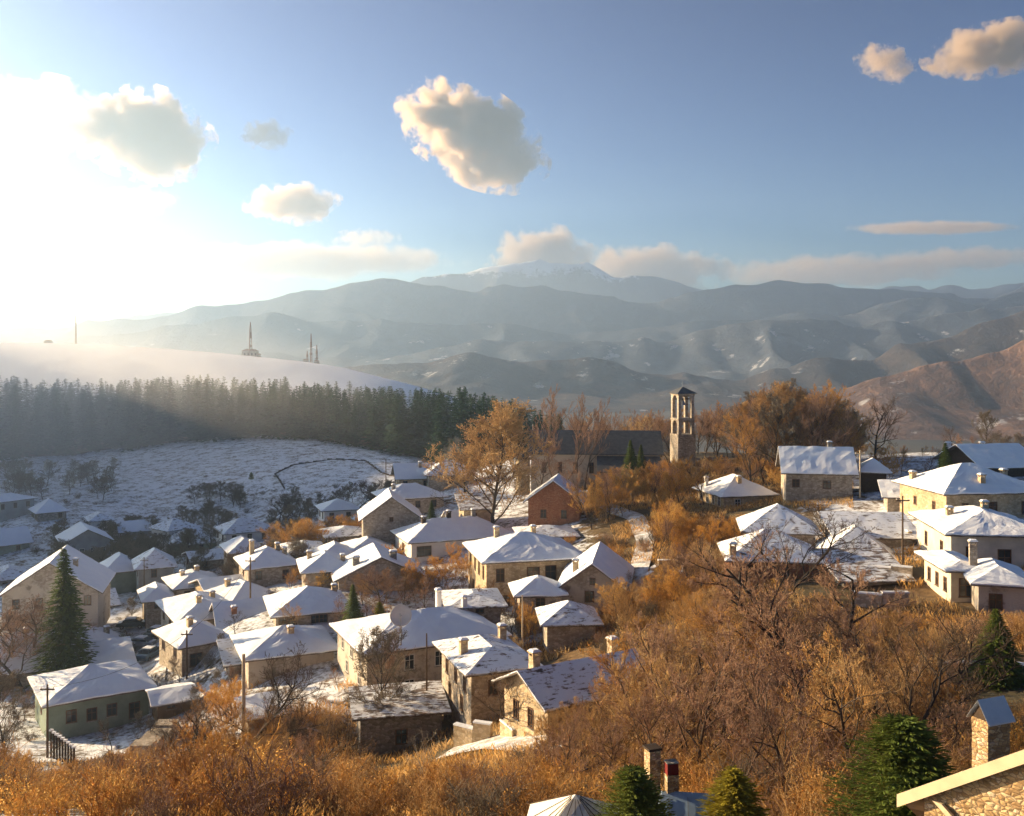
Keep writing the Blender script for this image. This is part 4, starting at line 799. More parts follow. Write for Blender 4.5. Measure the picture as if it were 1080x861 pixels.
def hut(label, px, d, wpx, hpx, name='hilltop_building'):
    x, y = G(px, d); z = hz(x, y); W = wpx / F * d / 2; H = hpx / F * d; root = empty(name, (x, y, z)); tag(root, label, 'building')
    b = MB(); b.box(-W, W, -W * .7, W * .7, -2, H); b.build('wall', MAT['greyplaster'], root); b = MB(); b.poly([(-W - .3, -W * .7 - .3, H), (W + .3, -W * .7 - .3, H), (W * .6, 0, H * 1.25), (-W * .6, 0, H * 1.25)]); b.poly([(W + .3, W * .7 + .3, H), (-W - .3, W * .7 + .3, H), (-W * .6, 0, H * 1.25), (W * .6, 0, H * 1.25)]); b.poly([(-W - .3, W * .7 + .3, H), (-W - .3, -W * .7 - .3, H), (-W * .6, 0, H * 1.25)]); b.poly([(W + .3, -W * .7 - .3, H), (W + .3, W * .7 + .3, H), (W * .6, 0, H * 1.25)])
    b.build('roof', MAT['mast'], root)
    b = MB(); [b.box(-W * .7 + k * W * .5, -W * .7 + k * W * .5 + W * .2, -W * .7 - .05, -W * .7 + .1, H * .4, H * .7) for k in range(4)]; b.build('windows', MAT['pane'], root)
hut('square hilltop station at the foot of the tall lattice mast', 264, 778, 15, 8)
hut('small dark hut on the hill crest in the sun glare', 51, 800, 7, 6)
hut('tiny hut beside the cluster of masts', 334, 768, 5, 4)
hut('low outbuilding stuck to the side of the square hilltop station', 273, 777, 4, 5)
hut('tiny pale hut on the outer side of the mast cluster', 322, 767, 4, 4)

# ---- buildings nearest the viewer
def near_house():
    # gable wall of the house at the viewer's feet, its chimney and pale verge board
    d = 20.0; X0, Y0, Z0 = P(975, 900, d); phi = math.radians(-56); root = empty('near_house', (X0, Y0, Z0 - 3), phi)
    tag(root, 'golden rubble-stone house end with a pale verge board right below the viewpoint', 'house'); FOOT.append((X0 + 4, Y0 - 2, 6))
    ze = P(0, 838, d)[2] - (Z0 - 3); W = 5.0; sl_ = 0.68; L = 7.0; zt = ze + W * sl_
    b = MB()
    b.poly([(0, 0, -3), (W, 0, -3), (W, 0, zt), (0, 0, ze)]); dr_ = L * .85; b.poly([(W, 0, -3), (W, L, -9), (W, L, zt - dr_), (W, 0, zt)]); b.poly([(0, L, -9), (0, 0, -3), (0, 0, ze), (0, L, ze - dr_)]); b.poly([(W, L, -9), (0, L, -9), (0, L, ze - dr_), (W, L, zt - dr_)])
    b.build('wall', MAT['near_stone'], root)
    # roof falls away behind the wall head, so only its verge shows
    r = MB(); Q = [(-0.5, -0.12), (W + .4, -0.12), (W + .4, L + .3), (-0.5, L + .3)]
    bot = [(x, y, ze + x * sl_ - y * 0.85) for x, y in Q]; top = [(x, y, z + .1) for x, y, z in bot]; r.poly(top); r.poly(bot[::-1]); [r.poly([bot[i], bot[(i + 1) % 4], top[(i + 1) % 4], top[i]]) for i in range(4)]
    ro = r.build('roof', MAT['slab'], root)
    v = MB(); M = None
    for x0, x1 in [(-0.5, W + .4)]:
        v.v += [(x0, -0.19, ze + x0 * sl_ - .06), (x1, -0.19, ze + x1 * sl_ - .06), (x1, -0.19, ze + x1 * sl_ + .20), (x0, -0.19, ze + x0 * sl_ + .20), (x0, -0.13, ze + x0 * sl_ - .06), (x1, -0.13, ze + x1 * sl_ - .06), (x1, -0.13, ze + x1 * sl_ + .20), (x0, -0.13, ze + x0 * sl_ + .20)]
        v.f += [[0, 1, 2, 3], [7, 6, 5, 4], [3, 2, 6, 7], [0, 4, 5, 1], [0, 3, 7, 4], [1, 5, 6, 2]]
    v.build('verge_board', MAT['pale_board'], root)
    v = MB(); v.box(0.25, 0.45, -0.12, -0.05, ze - 1.2, ze + .0, Matrix.Rotation(0.0, 4, 'Y')); v.v = [(x + (ze - z) * 1.5, y, z) for x, y, z in v.v]; v.build('brace', MAT['pale_board'], root)
near_m, t_, b_ = NM("golden_rubble"); co_ = objco(t_)
vc_ = voro(t_, 7.0, co_, sc3=(1, 1, 1.9)); ed_ = voro(t_, 7.0, co_, 'DISTANCE_TO_EDGE', "Distance", sc3=(1, 1, 1.9)); sp_ = nd(t_, "ShaderNodeSeparateColor"); t_.links.new(vc_, sp_.inputs[0])
cc_ = ramp(t_, [(0, (0.30, 0.19, 0.09)), (0.4, (0.46, 0.32, 0.16)), (0.8, (0.60, 0.46, 0.27)), (1, (0.52, 0.42, 0.32))], sp_.outputs[0])
cc_ = mix(t_, ramp(t_, [(0.01, 1.0), (0.09, 0.0)], ed_), cc_, (0.22, 0.15, 0.09)); cc_ = mix(t_, 1.0, cc_, ramp(t_, [(0.3, 0.7), (0.7, 1.15)], noise_n(t_, 6, 6, 0.7, co_)), 'MULTIPLY')
t_.links.new(cc_, b_.inputs["Base Color"]); bump(t_, b_, math_n(t_, 'ADD', ed_, math_n(t_, 'MULTIPLY', noise_n(t_, 18, 4, 0.7, co_), 0.15)), 0.06, 1.0)
MAT['near_stone'] = near_m
near_house()
def stone_chimney():
    d = 20.5; X0, Y0, Z0 = P(1042, 812, d); root = empty('stone_chimney', (X0, Y0, Z0), math.radians(22)); tag(root, 'coursed stone chimney with a little metal saddle roof above the pale verge board', 'chimney')
    a, w2, h = 0.0, 0.62, (812 - 762) / F * d
    b = MB(); rnd = random.Random(4); n = 7
    for k in range(n):
        e = rnd.uniform(-.008, .008); b.box(-e, w2 + e, -e, 0.42 + e, -2.2 if k == 0 else h * k / n + .003, h * (k + 1) / n - .003)
    b.build('shaft', MAT['near_stone'], root)
    t = MB(); t.poly([(0, 0, h), (0, .42, h), (0, .21, h + .30)]); t.poly([(w2, .42, h), (w2, 0, h), (w2, .21, h + .30)]); t.build('gable_end', MAT['darkwood'], root)
    r = MB()
    for s, y0 in ((1, -0.08), (-1, 0.5)):
        r.poly([(-.06, y0, h - .03), (w2 + .06, y0, h - .03), (w2 + .06, .21, h + .40), (-.06, .21, h + .40)]); r.poly([(-.06, .21, h + .37), (w2 + .06, .21, h + .37), (w2 + .06, y0, h - .06), (-.06, y0, h - .06)]); r.poly([(-.06, y0, h - .06), (w2 + .06, y0, h - .06), (w2 + .06, y0, h - .03), (-.06, y0, h - .03)])
    r.build('saddle_roof', MAT['metal_snow'], root)
MAT['metal_snow'] = mat_plain("frosted_metal_sheet", (0.52, 0.55, 0.60), 0.5, 0.1, 3.0, 0.3)
stone_chimney()
def ribbed_roof():
    d = 32.0
    for nm, lab, cx0, pyr, xl, xr, mat, ribm in (('ribbed_roof_house', 'small house with a cream ribbed metal roof peeping over the bottom thicket', 607, 838, 568, 652, 'pale_metal', 'darkwood'), ('blue_roof_house', 'small house with a sky-blue metal roof between the two yellow-green bushes', 727, 840, 700, 752, 'blue_metal', 'metal')):
        X0, Y0, Z0 = P(cx0, pyr, d); root = empty(nm, (X0, Y0, Z0 - 4.2), math.radians(-8)); tag(root, lab, 'house'); FOOT.append((X0, Y0, 3.2))
        L_ = (cx0 - xl) / F * d * 1.5; R_ = (xr - cx0) / F * d * 1.5; f = 2.6; zt = 4.2
        w_ = MB(); w_.box(-L_ + .3, R_ - .3, -f + .4, f - .4, -3, 2.7); w_.build('wall', MAT['stone'], root)
        r = MB(); A, B, C, D, T = (-L_, -f, 2.6), (R_, -f, 2.6), (R_, f, 2.6), (-L_, f, 2.6), (0, 0, zt)
        if 'blue' in nm: T1, T2 = (-L_ * .7, 0.3, zt), (R_ * .7, 0.3, zt); [r.poly(p) for p in ([A, B, T2, T1], [B, C, T2], [C, D, T1, T2], [D, A, T1], [D, C, B, A])]
        else: [r.poly(p) for p in ([A, B, T], [B, C, T], [C, D, T], [D, A, T], [D, C, B, A])]
        ro = r.build('roof', MAT[mat], root); rb = MB(); Tv = Vector(T)
        for e0, e1 in ((A, B), (D, A), (B, C)):
            for k in range(0, 4):
                q = Vector(e0).lerp(Vector(e1), k / 4.0); tp = Tv if 'blue' not in nm else Vector((max(-L_ * .7, min(R_ * .7, q.x)), 0.3, zt)); rb.tube([q + Vector((0, 0, .03)), q.lerp(tp, 0.93) + Vector((0, 0, .03))], [.016, .012], 4)
        rb.build('rib', MAT[ribm], ro)
ribbed_roof()
def small_chimneys():
    d = 33.0
    X0, Y0, Z0 = P(688, 830, d); root = empty('stone_chimney', (X0, Y0, Z0), math.radians(20)); tag(root, 'tall narrow sunlit chimney with a dark open top beside the blue metal roof', 'chimney')
    b = MB(); b.box(-.2, .2, -.2, .2, -2.6, 1.25); b.build('shaft', MAT['near_stone'], root); b = MB(); b.box(-.24, .24, -.24, .24, 1.26, 1.34); b.build('cap', MAT['darkwood'], root)
    X0, Y0, Z0 = P(708, 836, 32.5); root = empty('brick_chimney', (X0, Y0, Z0), math.radians(12)); tag(root, 'square chimney topped by a dark red box, next to the tall narrow chimney', 'chimney')
    b = MB(); b.box(-.2, .2, -.17, .17, -2.4, .62); b.build('shaft', MAT['near_stone'], root)
    b = MB(); b.box(-.19, .19, -.16, .16, .63, .98); b.build('red_box', mat_plain("red_paint", (0.16, 0.015, 0.015), .6, .2), root); b = MB(); b.box(-.2, .2, -.17, .17, .99, 1.02); b.build('cap', MAT['stone_grey'], root)
small_chimneys()

# ------------------------------------------------------------------ vegetation
def seg_prisms(S, k=3):
    """S rows: x0 y0 z0 x1 y1 z1 r0 r1 -> k-sided tapered prisms"""
    S = np.asarray(S, float); p0, p1, r0, r1 = S[:, 0:3], S[:, 3:6], S[:, 6:7], S[:, 7:8]
    t = p1 - p0; t /= np.maximum(np.linalg.norm(t, axis=1, keepdims=True), 1e-9)
    ref = np.where(np.abs(t[:, 2:3]) > 0.9, np.array([[1.0, 0, 0]]), np.array([[0, 0, 1.0]])); a = np.cross(t, ref); a /= np.linalg.norm(a, axis=1, keepdims=True); b = np.cross(t, a)
    V = np.zeros((len(S), 2 * k, 3))
    for i in range(k):
        th = 2 * math.pi * i / k; d = a * math.cos(th) + b * math.sin(th); V[:, i] = p0 + d * r0; V[:, k + i] = p1 + d * r1
    Q = np.array([[i, (i + 1) % k, k + (i + 1) % k, k + i] for i in range(k)]); Fq = (np.arange(len(S)) * 2 * k)[:, None, None] + Q[None]
    return V.reshape(-1, 3), Fq.reshape(-1, 4)
def leaf_quads(C, size, rng, up=0.0):
    n = len(C); a = rng.normal(size=(n, 3)); a /= np.linalg.norm(a, axis=1, keepdims=True); c = rng.normal(size=(n, 3)); b = np.cross(a, c); b /= np.linalg.norm(b, axis=1, keepdims=True)
    s = size * rng.uniform(0.6, 1.4, (n, 1)); V = np.stack([C - a * s, C - b * s * .5, C + a * s, C + b * s * .5], 1)
    return V.reshape(-1, 3), np.arange(n * 4).reshape(n, 4)
def join_VF(parts):
    Vs, Fs, o = [], [], 0
    for V, Fc in parts: Vs.append(V); Fs.append(Fc + o); o += len(V)
    return np.concatenate(Vs), np.concatenate(Fs)
def bare_tree_geo(seed, H=10.0, spread=0.5, trunk_h=0.25, up=0.35, limbs=9, kids=(7, 6, 5), tr=0.17, leaves=0, twig=0.013, leafsize=0.045, multi=1, droop=0.0):
    rnd = random.Random(seed); big, fine, tips = [], [], []
    def grow(p, d, ln, r, lev):
        n = 5 if lev == 0 else 4 if lev == 1 else 3 if lev == 2 else 2
        pts = [p]; dirs = [d]
        for i in range(n):
            w_ = 0.16 if lev == 0 else 0.26
            d = (d + Vector((rnd.gauss(0, w_), rnd.gauss(0, w_), rnd.gauss(0, w_ * 0.6) + (up * 0.25 if lev else 0) - droop * 0.2 * lev))).normalized(); p = p + d * (ln / n); pts.append(p); dirs.append(d)
        for i in range(n):
            ra = r * (1 - 0.75 * i / n); rb = r * (1 - 0.75 * (i + 1) / n); a, b = pts[i], pts[i + 1]
            (big if lev <= 1 else fine).append((a.x, a.y, a.z, b.x, b.y, b.z, max(ra, twig), max(rb, twig * .7)))
        if lev >= 2: tips.append(pts[-1]); tips.append(pts[-2])
        if lev > len(kids): return
        nk = limbs if lev == 0 else kids[lev - 1]
        for k in range(nk):
            f = (trunk_h + (1 - trunk_h) * (k + rnd.random()) / nk) if lev == 0 else 0.2 + 0.8 * (k + rnd.random()) / nk
            q = min(n - 1, int(f * n)); s = f * n - q; st = pts[q].lerp(pts[q + 1], min(1, s)); dd = dirs[q + 1]
            az = rnd.uniform(0, 2 * math.pi) if lev else k * 2.4 + rnd.uniform(-.4, .4)
            o = dd.orthogonal().normalized(); o = Matrix.Rotation(az, 3, dd) @ o
            sp = spread * rnd.uniform(0.8, 1.3) * (1.25 if lev == 0 else 1.1)
            nd_ = (dd * (1 - sp * 0.5) + o * sp + Vector((0, 0, up * 0.6))).normalized()
            fl = (1.05 - 0.6 * (f - trunk_h) / (1 - trunk_h)) if lev == 0 else (1.05 - 0.5 * f)
            grow(st, nd_, ln * (0.55 if lev == 0 else 0.5) * fl * rnd.uniform(.75, 1.2), r * (0.42 if lev == 0 else .45) * (1.1 - .5 * f), lev + 1)
    for m in range(multi):
        a = 2 * math.pi * m / multi + rnd.random(); l = 0.0 if multi == 1 else 0.3
        grow(Vector((l * math.cos(a), l * math.sin(a), -0.4)), Vector((l * math.cos(a) * 1.2, l * math.sin(a) * 1.2, 1)).normalized(), H * (1 if m == 0 else rnd.uniform(.75, 1)), tr / math.sqrt(multi), 0)
    return big, fine, tips
def make_tree(name, seed, trunk_m, crown_m, leaves=0, leafsize=0.045, k=3, **kw):
    big, fine, tips = bare_tree_geo(seed, **kw); rng = np.random.default_rng(seed)
    V, Fc = seg_prisms(big, 6); tm = npmesh("trunk", V, Fc, trunk_m, True)
    parts = [seg_prisms(fine, k)]
    if leaves:
        T = np.array([tuple(t) for t in tips]); c = T[rng.integers(0, len(T), leaves)] + rng.normal(scale=0.12, size=(leaves, 3)); parts.append(leaf_quads(c, leafsize, rng))
    V2, F2 = join_VF(parts); top = float(max(V2[:, 2].max(), V[:, 2].max())); cm = npmesh("crown", V2, F2, crown_m)
    return tm, cm, top
def shrub_mesh(seed, mat, H=3.0, stems=26, side=9, leaves=500, spread=0.5, leafsize=0.04):
    rnd = random.Random(seed); S = []; tips = []
    for i in range(stems):
        a = rnd.uniform(0, 6.283); rr = rnd.random() ** .5; p = Vector((math.cos(a) * rr * .5, math.sin(a) * rr * .5, -.2)); d = Vector((math.cos(a) * rr * spread, math.sin(a) * rr * spread, 1)).normalized(); ln = H * rnd.uniform(.6, 1.0) * (1 - .25 * rr); n = 4
        pts = [p]
        for j in range(n):
            d = (d + Vector((rnd.gauss(0, .13), rnd.gauss(0, .13), 0))).normalized(); q = p + d * ln / n; S.append((*p, *q, .022 * (1 - j * .18), .022 * (1 - (j + 1) * .18))); p = q; pts.append(p)
        for s in range(side):
            f = rnd.uniform(.2, .98) * n; q = min(n - 1, int(f)); st = pts[q].lerp(pts[q + 1], f - q); dd = Vector((rnd.gauss(0, .6), rnd.gauss(0, .6), rnd.uniform(.5, 1.4))).normalized(); l = rnd.uniform(.3, .95); e = st + dd * l
            S.append((*st, *e, .011, .006)); tips.append(e); tips.append(st.lerp(e, .5))
            for z in range(2): f2 = rnd.uniform(.3, .9); s2 = st.lerp(e, f2); e2 = s2 + (dd + Vector((rnd.gauss(0, .6), rnd.gauss(0, .6), rnd.gauss(0, .4)))).normalized() * l * .5; S.append((*s2, *e2, .008, .005)); tips.append(e2)
    parts = [seg_prisms(S, 3)]; rng = np.random.default_rng(seed)
    if leaves: T = np.array([tuple(t) for t in tips]); c = T[rng.integers(0, len(T), leaves)] + rng.normal(scale=.09, size=(leaves, 3)); parts.append(leaf_quads(c, leafsize, rng))
    V, Fc = join_VF(parts); return npmesh("shrub", V, Fc, mat), float(V[:, 2].max())
def conifer_geo(seed, H=10.0, R=2.2, dz=0.32, per=11, sprays=7, w_=0.16, droop=0.25, taper=1.0, base=0.06, maxL=9.0):
    rng = np.random.default_rng(seed); Vs = []; z = H * base
    while z < H * 0.985:
        f = (z - H * base) / (H * (1 - base)); r = R * (1 - f) ** taper * rng.uniform(.82, 1.1) + 0.10; n = max(4, int(per * (0.45 + 0.55 * (1 - f)))); a0 = rng.uniform(0, 6.28)
        for k in range(n):
            a = a0 + 6.283 * k / n + rng.uniform(-.25, .25); rr = r * rng.uniform(.7, 1.12); ca, sa = math.cos(a), math.sin(a); zz = z + rng.uniform(-.12, .12)
            for s in range(sprays):
                t0 = (s + .3) / (sprays + .6); rad = rr * t0; zc = zz + rr * (0.10 * t0 - droop * t0 * t0) + rng.uniform(-.05, .05); L = rr * (0.30 if s < sprays - 1 else .42) * rng.uniform(.8, 1.25) + .05; L = min(L, maxL * rng.uniform(.7, 1.2))
                side = (1 if s % 2 else -1) * rng.uniform(.15, 1.0) * (1 if s < sprays - 1 else .1); dx, dy = ca + -sa * side, sa + ca * side; m = math.hypot(dx, dy); dx, dy = dx / m, dy / m; ww = w_ * rng.uniform(.7, 1.3) * (0.5 + .6 * (1 - f))
                p = np.array([ca * rad, sa * rad, zc]); d = np.array([dx, dy, -droop * rng.uniform(.3, 1.3)]); sd_ = np.array([-dy, dx, rng.uniform(-.5, .5)])
                Vs.append([p, p + d * L * .55 + sd_ * ww, p + d * L, p + d * L * .55 - sd_ * ww + np.array([0, 0, -.04])])
        z += dz * rng.uniform(.8, 1.2) * (0.6 + .5 * (1 - f))
    Vs.append([np.array([-.06, 0, H * .96]), np.array([.06, 0, H * .96]), np.array([.01, 0, H]), np.array([-.01, 0, H])])
    V = np.array(Vs).reshape(-1, 3); return V, np.arange(len(V)).reshape(-1, 4)
def conifer_meshes(seed, mat, H=10.0, tr=0.14, **kw):
    V, Fc = conifer_geo(seed, H, **kw); cm = npmesh("crown", V, Fc, mat); S = [(0, 0, -1, 0, 0, H * .5, tr, tr * .6), (0, 0, H * .5, 0, 0, H * .97, tr * .6, .02)]; V, Fc = seg_prisms(S, 7)
    return npmesh("trunk", V, Fc, MAT['bark']), cm, H

MAT['bark'] = mat_plain("bark", (0.085, 0.062, 0.045), 0.9, 0.4, 2.0, co3=(1, 1, .3))
MAT['palebark'] = mat_plain("pale_bark", (0.42, 0.36, 0.28), 0.9, 0.3, 2.0, co3=(1, 1, .3))
MAT['darkbark'] = mat_plain("dark_bark", (0.045, 0.034, 0.027), 0.9, 0.4, 2.0, co3=(1, 1, .3))
MAT['rust'] = mat_plant("rust_twigs", [(0.13, 0.08, 0.05), (0.36, 0.20, 0.075), (0.60, 0.35, 0.11), (0.62, 0.47, 0.27)], 0.4)
MAT['tan'] = mat_plant("tan_twigs", [(0.28, 0.17, 0.085), (0.48, 0.31, 0.14), (0.62, 0.43, 0.21)], 0.35)
MAT['brownt'] = mat_plant("brown_twigs", [(0.19, 0.125, 0.09), (0.33, 0.21, 0.15), (0.46, 0.30, 0.20)], 0.3)
MAT['greyt'] = mat_plant("grey_twigs", [(0.12, 0.105, 0.085), (0.18, 0.15, 0.115), (0.24, 0.20, 0.15)], 0.25)
MAT['darkt'] = mat_plant("dark_twigs", [(0.06, 0.045, 0.035), (0.10, 0.072, 0.052), (0.15, 0.10, 0.07)], 0.1)
MAT['gold'] = mat_plant("golden_leaves", [(0.50, 0.25, 0.05), (0.62, 0.35, 0.09), (0.68, 0.46, 0.16)], 0.5)
MAT['fir'] = mat_plant("fir_needles", [(0.018, 0.055, 0.026), (0.03, 0.08, 0.035), (0.05, 0.10, 0.04)], 0.12)
MAT['firnear'] = mat_plant("spruce_needles", [(0.03, 0.06, 0.015), (0.08, 0.12, 0.025), (0.16, 0.19, 0.035)], 0.25, vscale=1.2)
MAT['yellowgreen'] = mat_plant("yellow_green_needles", [(0.10, 0.12, 0.012), (0.22, 0.20, 0.02), (0.32, 0.27, 0.03)], 0.3, vscale=1.2)
TK = {
 'broad': make_tree('t', 71, MAT['bark'], MAT['tan'], H=10, spread=.55, trunk_h=.12, up=.34, limbs=22, kids=(10, 9, 4), tr=.15, leaves=9000, leafsize=.05, twig=.02),
 'oval': make_tree('t', 12, MAT['bark'], MAT['rust'], H=10, spread=.5, trunk_h=.15, up=.4, limbs=14, kids=(8, 7, 4), tr=.15, leaves=1800),
 'oval2': make_tree('t', 13, MAT['bark'], MAT['tan'], H=10, spread=.52, trunk_h=.12, up=.35, limbs=14, kids=(8, 7, 4), tr=.14, leaves=900, multi=2),
 'brown': make_tree('t', 14, MAT['bark'], MAT['brownt'], H=10, spread=.5, trunk_h=.18, up=.35, limbs=14, kids=(8, 7, 4), tr=.15, leaves=300),
 'tall': make_tree('t', 15, MAT['bark'], MAT['brownt'], H=10, spread=.34, trunk_h=.3, up=.55, limbs=13, kids=(6, 5, 3), tr=.11, leaves=200),
 'grey': make_tree('t', 16, MAT['darkbark'], MAT['greyt'], H=10, spread=.5, trunk_h=.15, up=.3, limbs=18, kids=(9, 7, 4), tr=.13, leaves=5000, leafsize=.07, twig=.018),
 'dark': make_tree('t', 17, MAT['darkbark'], MAT['darkt'], H=10, spread=.55, trunk_h=.2, up=.3, limbs=10, kids=(7, 6, 4), tr=.2, twig=.012),
 'great': make_tree('t', 18, MAT['darkbark'], MAT['brownt'], H=10, spread=.55, trunk_h=.16, up=.32, limbs=11, kids=(9, 8, 5), tr=.4, twig=.009, multi=3),
 'arch': make_tree('t', 19, MAT['darkbark'], MAT['darkt'], H=10, spread=.85, trunk_h=.3, up=-.02, limbs=8, kids=(6, 5, 3), tr=.22, twig=.011),
 'gold': make_tree('t', 20, MAT['bark'], MAT['gold'], H=10, spread=.42, trunk_h=.08, up=.45, limbs=14, kids=(7, 6, 4), tr=.1, leaves=9000, leafsize=.06, multi=3),
 'birch': make_tree('t', 21, MAT['palebark'], MAT['palebark'], H=10, spread=.4, trunk_h=.25, up=.4, limbs=7, kids=(4, 3), tr=.1, twig=.012),
}
SK = [shrub_mesh(31, MAT['rust']), shrub_mesh(32, MAT['rust'], stems=34, side=7, spread=.35, leaves=500), shrub_mesh(33, MAT['tan'], stems=22, side=10, leaves=500), shrub_mesh(34, MAT['gold'], stems=30, side=7, spread=.4, leaves=900, leafsize=.045), shrub_mesh(35, MAT['brownt'], stems=24, side=14, leaves=100), shrub_mesh(39, MAT['greyt'], stems=28, side=14, leaves=60), shrub_mesh(36, MAT['rust'], stems=20, side=13, spread=.7, leaves=600)]
GKs = [shrub_mesh(37, MAT['greyt'], stems=30, side=8, spread=.7, leaves=500, leafsize=.08), shrub_mesh(38, MAT['darkt'], stems=30, side=8, spread=.8, leaves=700, leafsize=.08)]
CK = {'spruce': [conifer_meshes(51, MAT['firnear'], R=2.4, dz=.2, per=20, sprays=12, w_=.07, maxL=.5), conifer_meshes(52, MAT['firnear'], R=2.7, dz=.2, per=20, sprays=12, w_=.07, maxL=.5)],
      'yellow': [conifer_meshes(53, MAT['yellowgreen'], R=2.7, dz=.2, per=24, sprays=14, w_=.07, droop=-.15, taper=.7, maxL=.42)],
      'bushy': [conifer_meshes(54, MAT['firnear'], R=4.4, dz=.2, per=32, sprays=20, w_=.06, droop=-.1, taper=.55, base=.02, maxL=.45)]}
FK = [(lambda g: npmesh("conifer_tree", *join_VF([g, seg_prisms([(0, 0, -1, 0, 0, 5, .16, .1), (0, 0, 5, 0, 0, 9.9, .1, .02)], 4)]), MAT['fir']))(conifer_geo(60 + i, H=10.0, R=[1.6, 1.9, 1.5, 2.1, 1.7][i], dz=.34, per=11, sprays=5, w_=.24, taper=[.7, .8, .65, .8, .6][i])) for i in range(5)]
RT = random.Random(77)
def put_tree(kind, px, d, ytop, label, group=None, wide=1.0, name='bare_tree', cat='tree', Hm=None, rot=None, yb=None):
    tm, cm, top = (CK[kind][RT.randrange(len(CK[kind]))] if kind in CK else TK[kind]); x, y = G(px, d); z = hz(x, y); H = Hm if Hm else (HY - ytop) / F * d - z; s = max(.8, H) / top
    root = empty(name, (x, y, z - 0.1), RT.uniform(0, 6.28) if rot is None else rot); root.scale = (s * wide, s * wide, s); tag(root, label, cat, group); link('trunk', tm, root); link('crown', cm, root); return root
# --- singled-out trees
put_tree('broad', 520, 163, 417, 'giant round-crowned russet bare tree on the crest in front of the dark pines', wide=1.3)
put_tree('arch', 487, 172, 458, 'lopsided pale-twigged tree leaning at the outer edge of the giant round-crowned tree')
put_tree('tall', 584, 182, 404, 'first tall slender bare tree before the grey church roof, two-pronged at the top')
put_tree('tall', 596, 184, 410, 'second tall slender bare tree before the grey church roof, just beside the two-pronged one')
put_tree('tall', 616, 186, 418, 'third tall slender bare tree before the church, nearest its middle')
put_tree('brown', 569, 178, 455, 'crooked leaning bare tree at the round church apse')
put_tree('great', 868, 66, 560, 'great dark many-limbed bare tree towering over the russet thicket', wide=1.25)
put_tree('arch', 718, 62, 652, 'old dark tree spreading long level branches across the narrow gable house roof', wide=1.15, rot=1.0)
put_tree('arch', 752, 58, 664, 'dark old tree with arching boughs, one step deeper in the thicket', wide=1.1, rot=3.2)
put_tree('dark', 925, 58, 652, 'crooked dark tree with an elbow-bent trunk in the golden thicket')
put_tree('dark', 815, 92, 533, 'fan-shaped dark leafless tree drawn against the two stacked snowy roofs', wide=1.2)
put_tree('dark', 843, 94, 545, 'slim dark leafless tree just beside the fan-shaped one at the stacked roofs')
put_tree('dark', 775, 95, 560, 'thin-branched dark tree at the wall corner of the orange stone house')
put_tree('dark', 535, 79, 690, 'black-trunked leafless tree hiding the two-storey stone house with thin roof snow', wide=1.05)
put_tree('dark', 257, 82, 668, 'twisted dead tree clawing at the snowy roofs above the orange thicket')
put_tree('grey', 412, 90, 655, 'dark ivy-clad twiggy tree standing against the large dish house front')
put_tree('tall', 395, 90, 668, 'thin upright tree close to the sunlit corner of the large dish house')
put_tree('birch', 455, 52, 772, 'pale slender birch with forked white stems in the bottom thicket')
put_tree('birch', 440, 56, 768, 'smaller pale sapling crossing the birch in the bottom thicket')
put_tree('dark', 925, 175, 413, 'dark open-crowned bare tree standing apart past the wooded mound')
put_tree('grey', 1040, 190, 430, 'lone dark bare tree above the four-chimney house')
put_tree('dark', 1003, 185, 448, 'spindly bare tree between the aerial and the green spruce top')
put_tree('brown', 400, 126, 588, 'round brown bare tree before the long white-walled house', wide=1.9)
put_tree('oval2', 383, 130, 600, 'twiggy brown bush-like tree at the side of the round brown one', wide=1.7)
put_tree('oval', 425, 131, 600, 'russet tree crowding behind the round brown bare tree', wide=1.6)
put_tree('brown', 30, 128, 618, 'wide brown tree screening the front of the wide gabled house', wide=1.5)
put_tree('brown', 8, 126, 630, 'brown tree at the picture edge before the wide gabled house', wide=1.5)
put_tree('oval2', 492, 139, 585, 'tan tree filling the gap before the big tan two-storey house', wide=1.4)
put_tree('gold', 470, 136, 572, 'golden upright tree growing against the long white-walled house', wide=1.3)
put_tree('gold', 445, 134, 590, 'orange tree between the round brown tree and the golden upright one', wide=1.5)
put_tree('tall', 625, 150, 484, 'tall feathery tan tree beside the reddish gable house')
put_tree('tall', 642, 152, 492, 'feathery tan tree on the path side of the reddish gable house')
put_tree('brown', 508, 118, 612, 'small twiggy tree at the foot of the big tan two-storey house')
put_tree('dark', 28, 122, 625, 'pale-branched garden tree beside the big spruce and the wide gabled house', wide=1.1)
put_tree('grey', 8, 92, 700, 'leafless tree at the picture edge below the long low house')
# --- conifers singled out
put_tree('spruce', 67, 124, 577, 'tall dark spruce with a lit tip beside the wide gabled house', name='spruce_tree', cat='spruce', wide=1.05)
put_tree('spruce', 1050, 60, 640, 'dense dark spruce with a yellow-lit flank beside the snowy footpath', name='spruce_tree', cat='spruce', wide=1.9)
put_tree('spruce', 372, 116, 615, 'green spruce between the broad-gabled house and the dish house', name='spruce_tree', cat='spruce', wide=1.1)
put_tree('yellow', 400, 114, 634, 'yellow-green conifer hugging the green spruce near the dish house', name='conifer_tree', cat='conifer')
put_tree('spruce', 997, 138, 466, 'small green spruce top behind the big square stone house', name='spruce_tree', cat='spruce', wide=1.2)
put_tree('spruce', 455, 176, 527, 'little snow-dusted spruce behind the long white-walled house', name='spruce_tree', cat='spruce', wide=1.1)
put_tree('spruce', 665, 172, 463, 'dark green spruce at the low end of the church roof', name='spruce_tree', cat='spruce')
put_tree('spruce', 676, 174, 468, 'slightly shorter dark spruce beside the one at the church roof end', name='spruce_tree', cat='spruce')
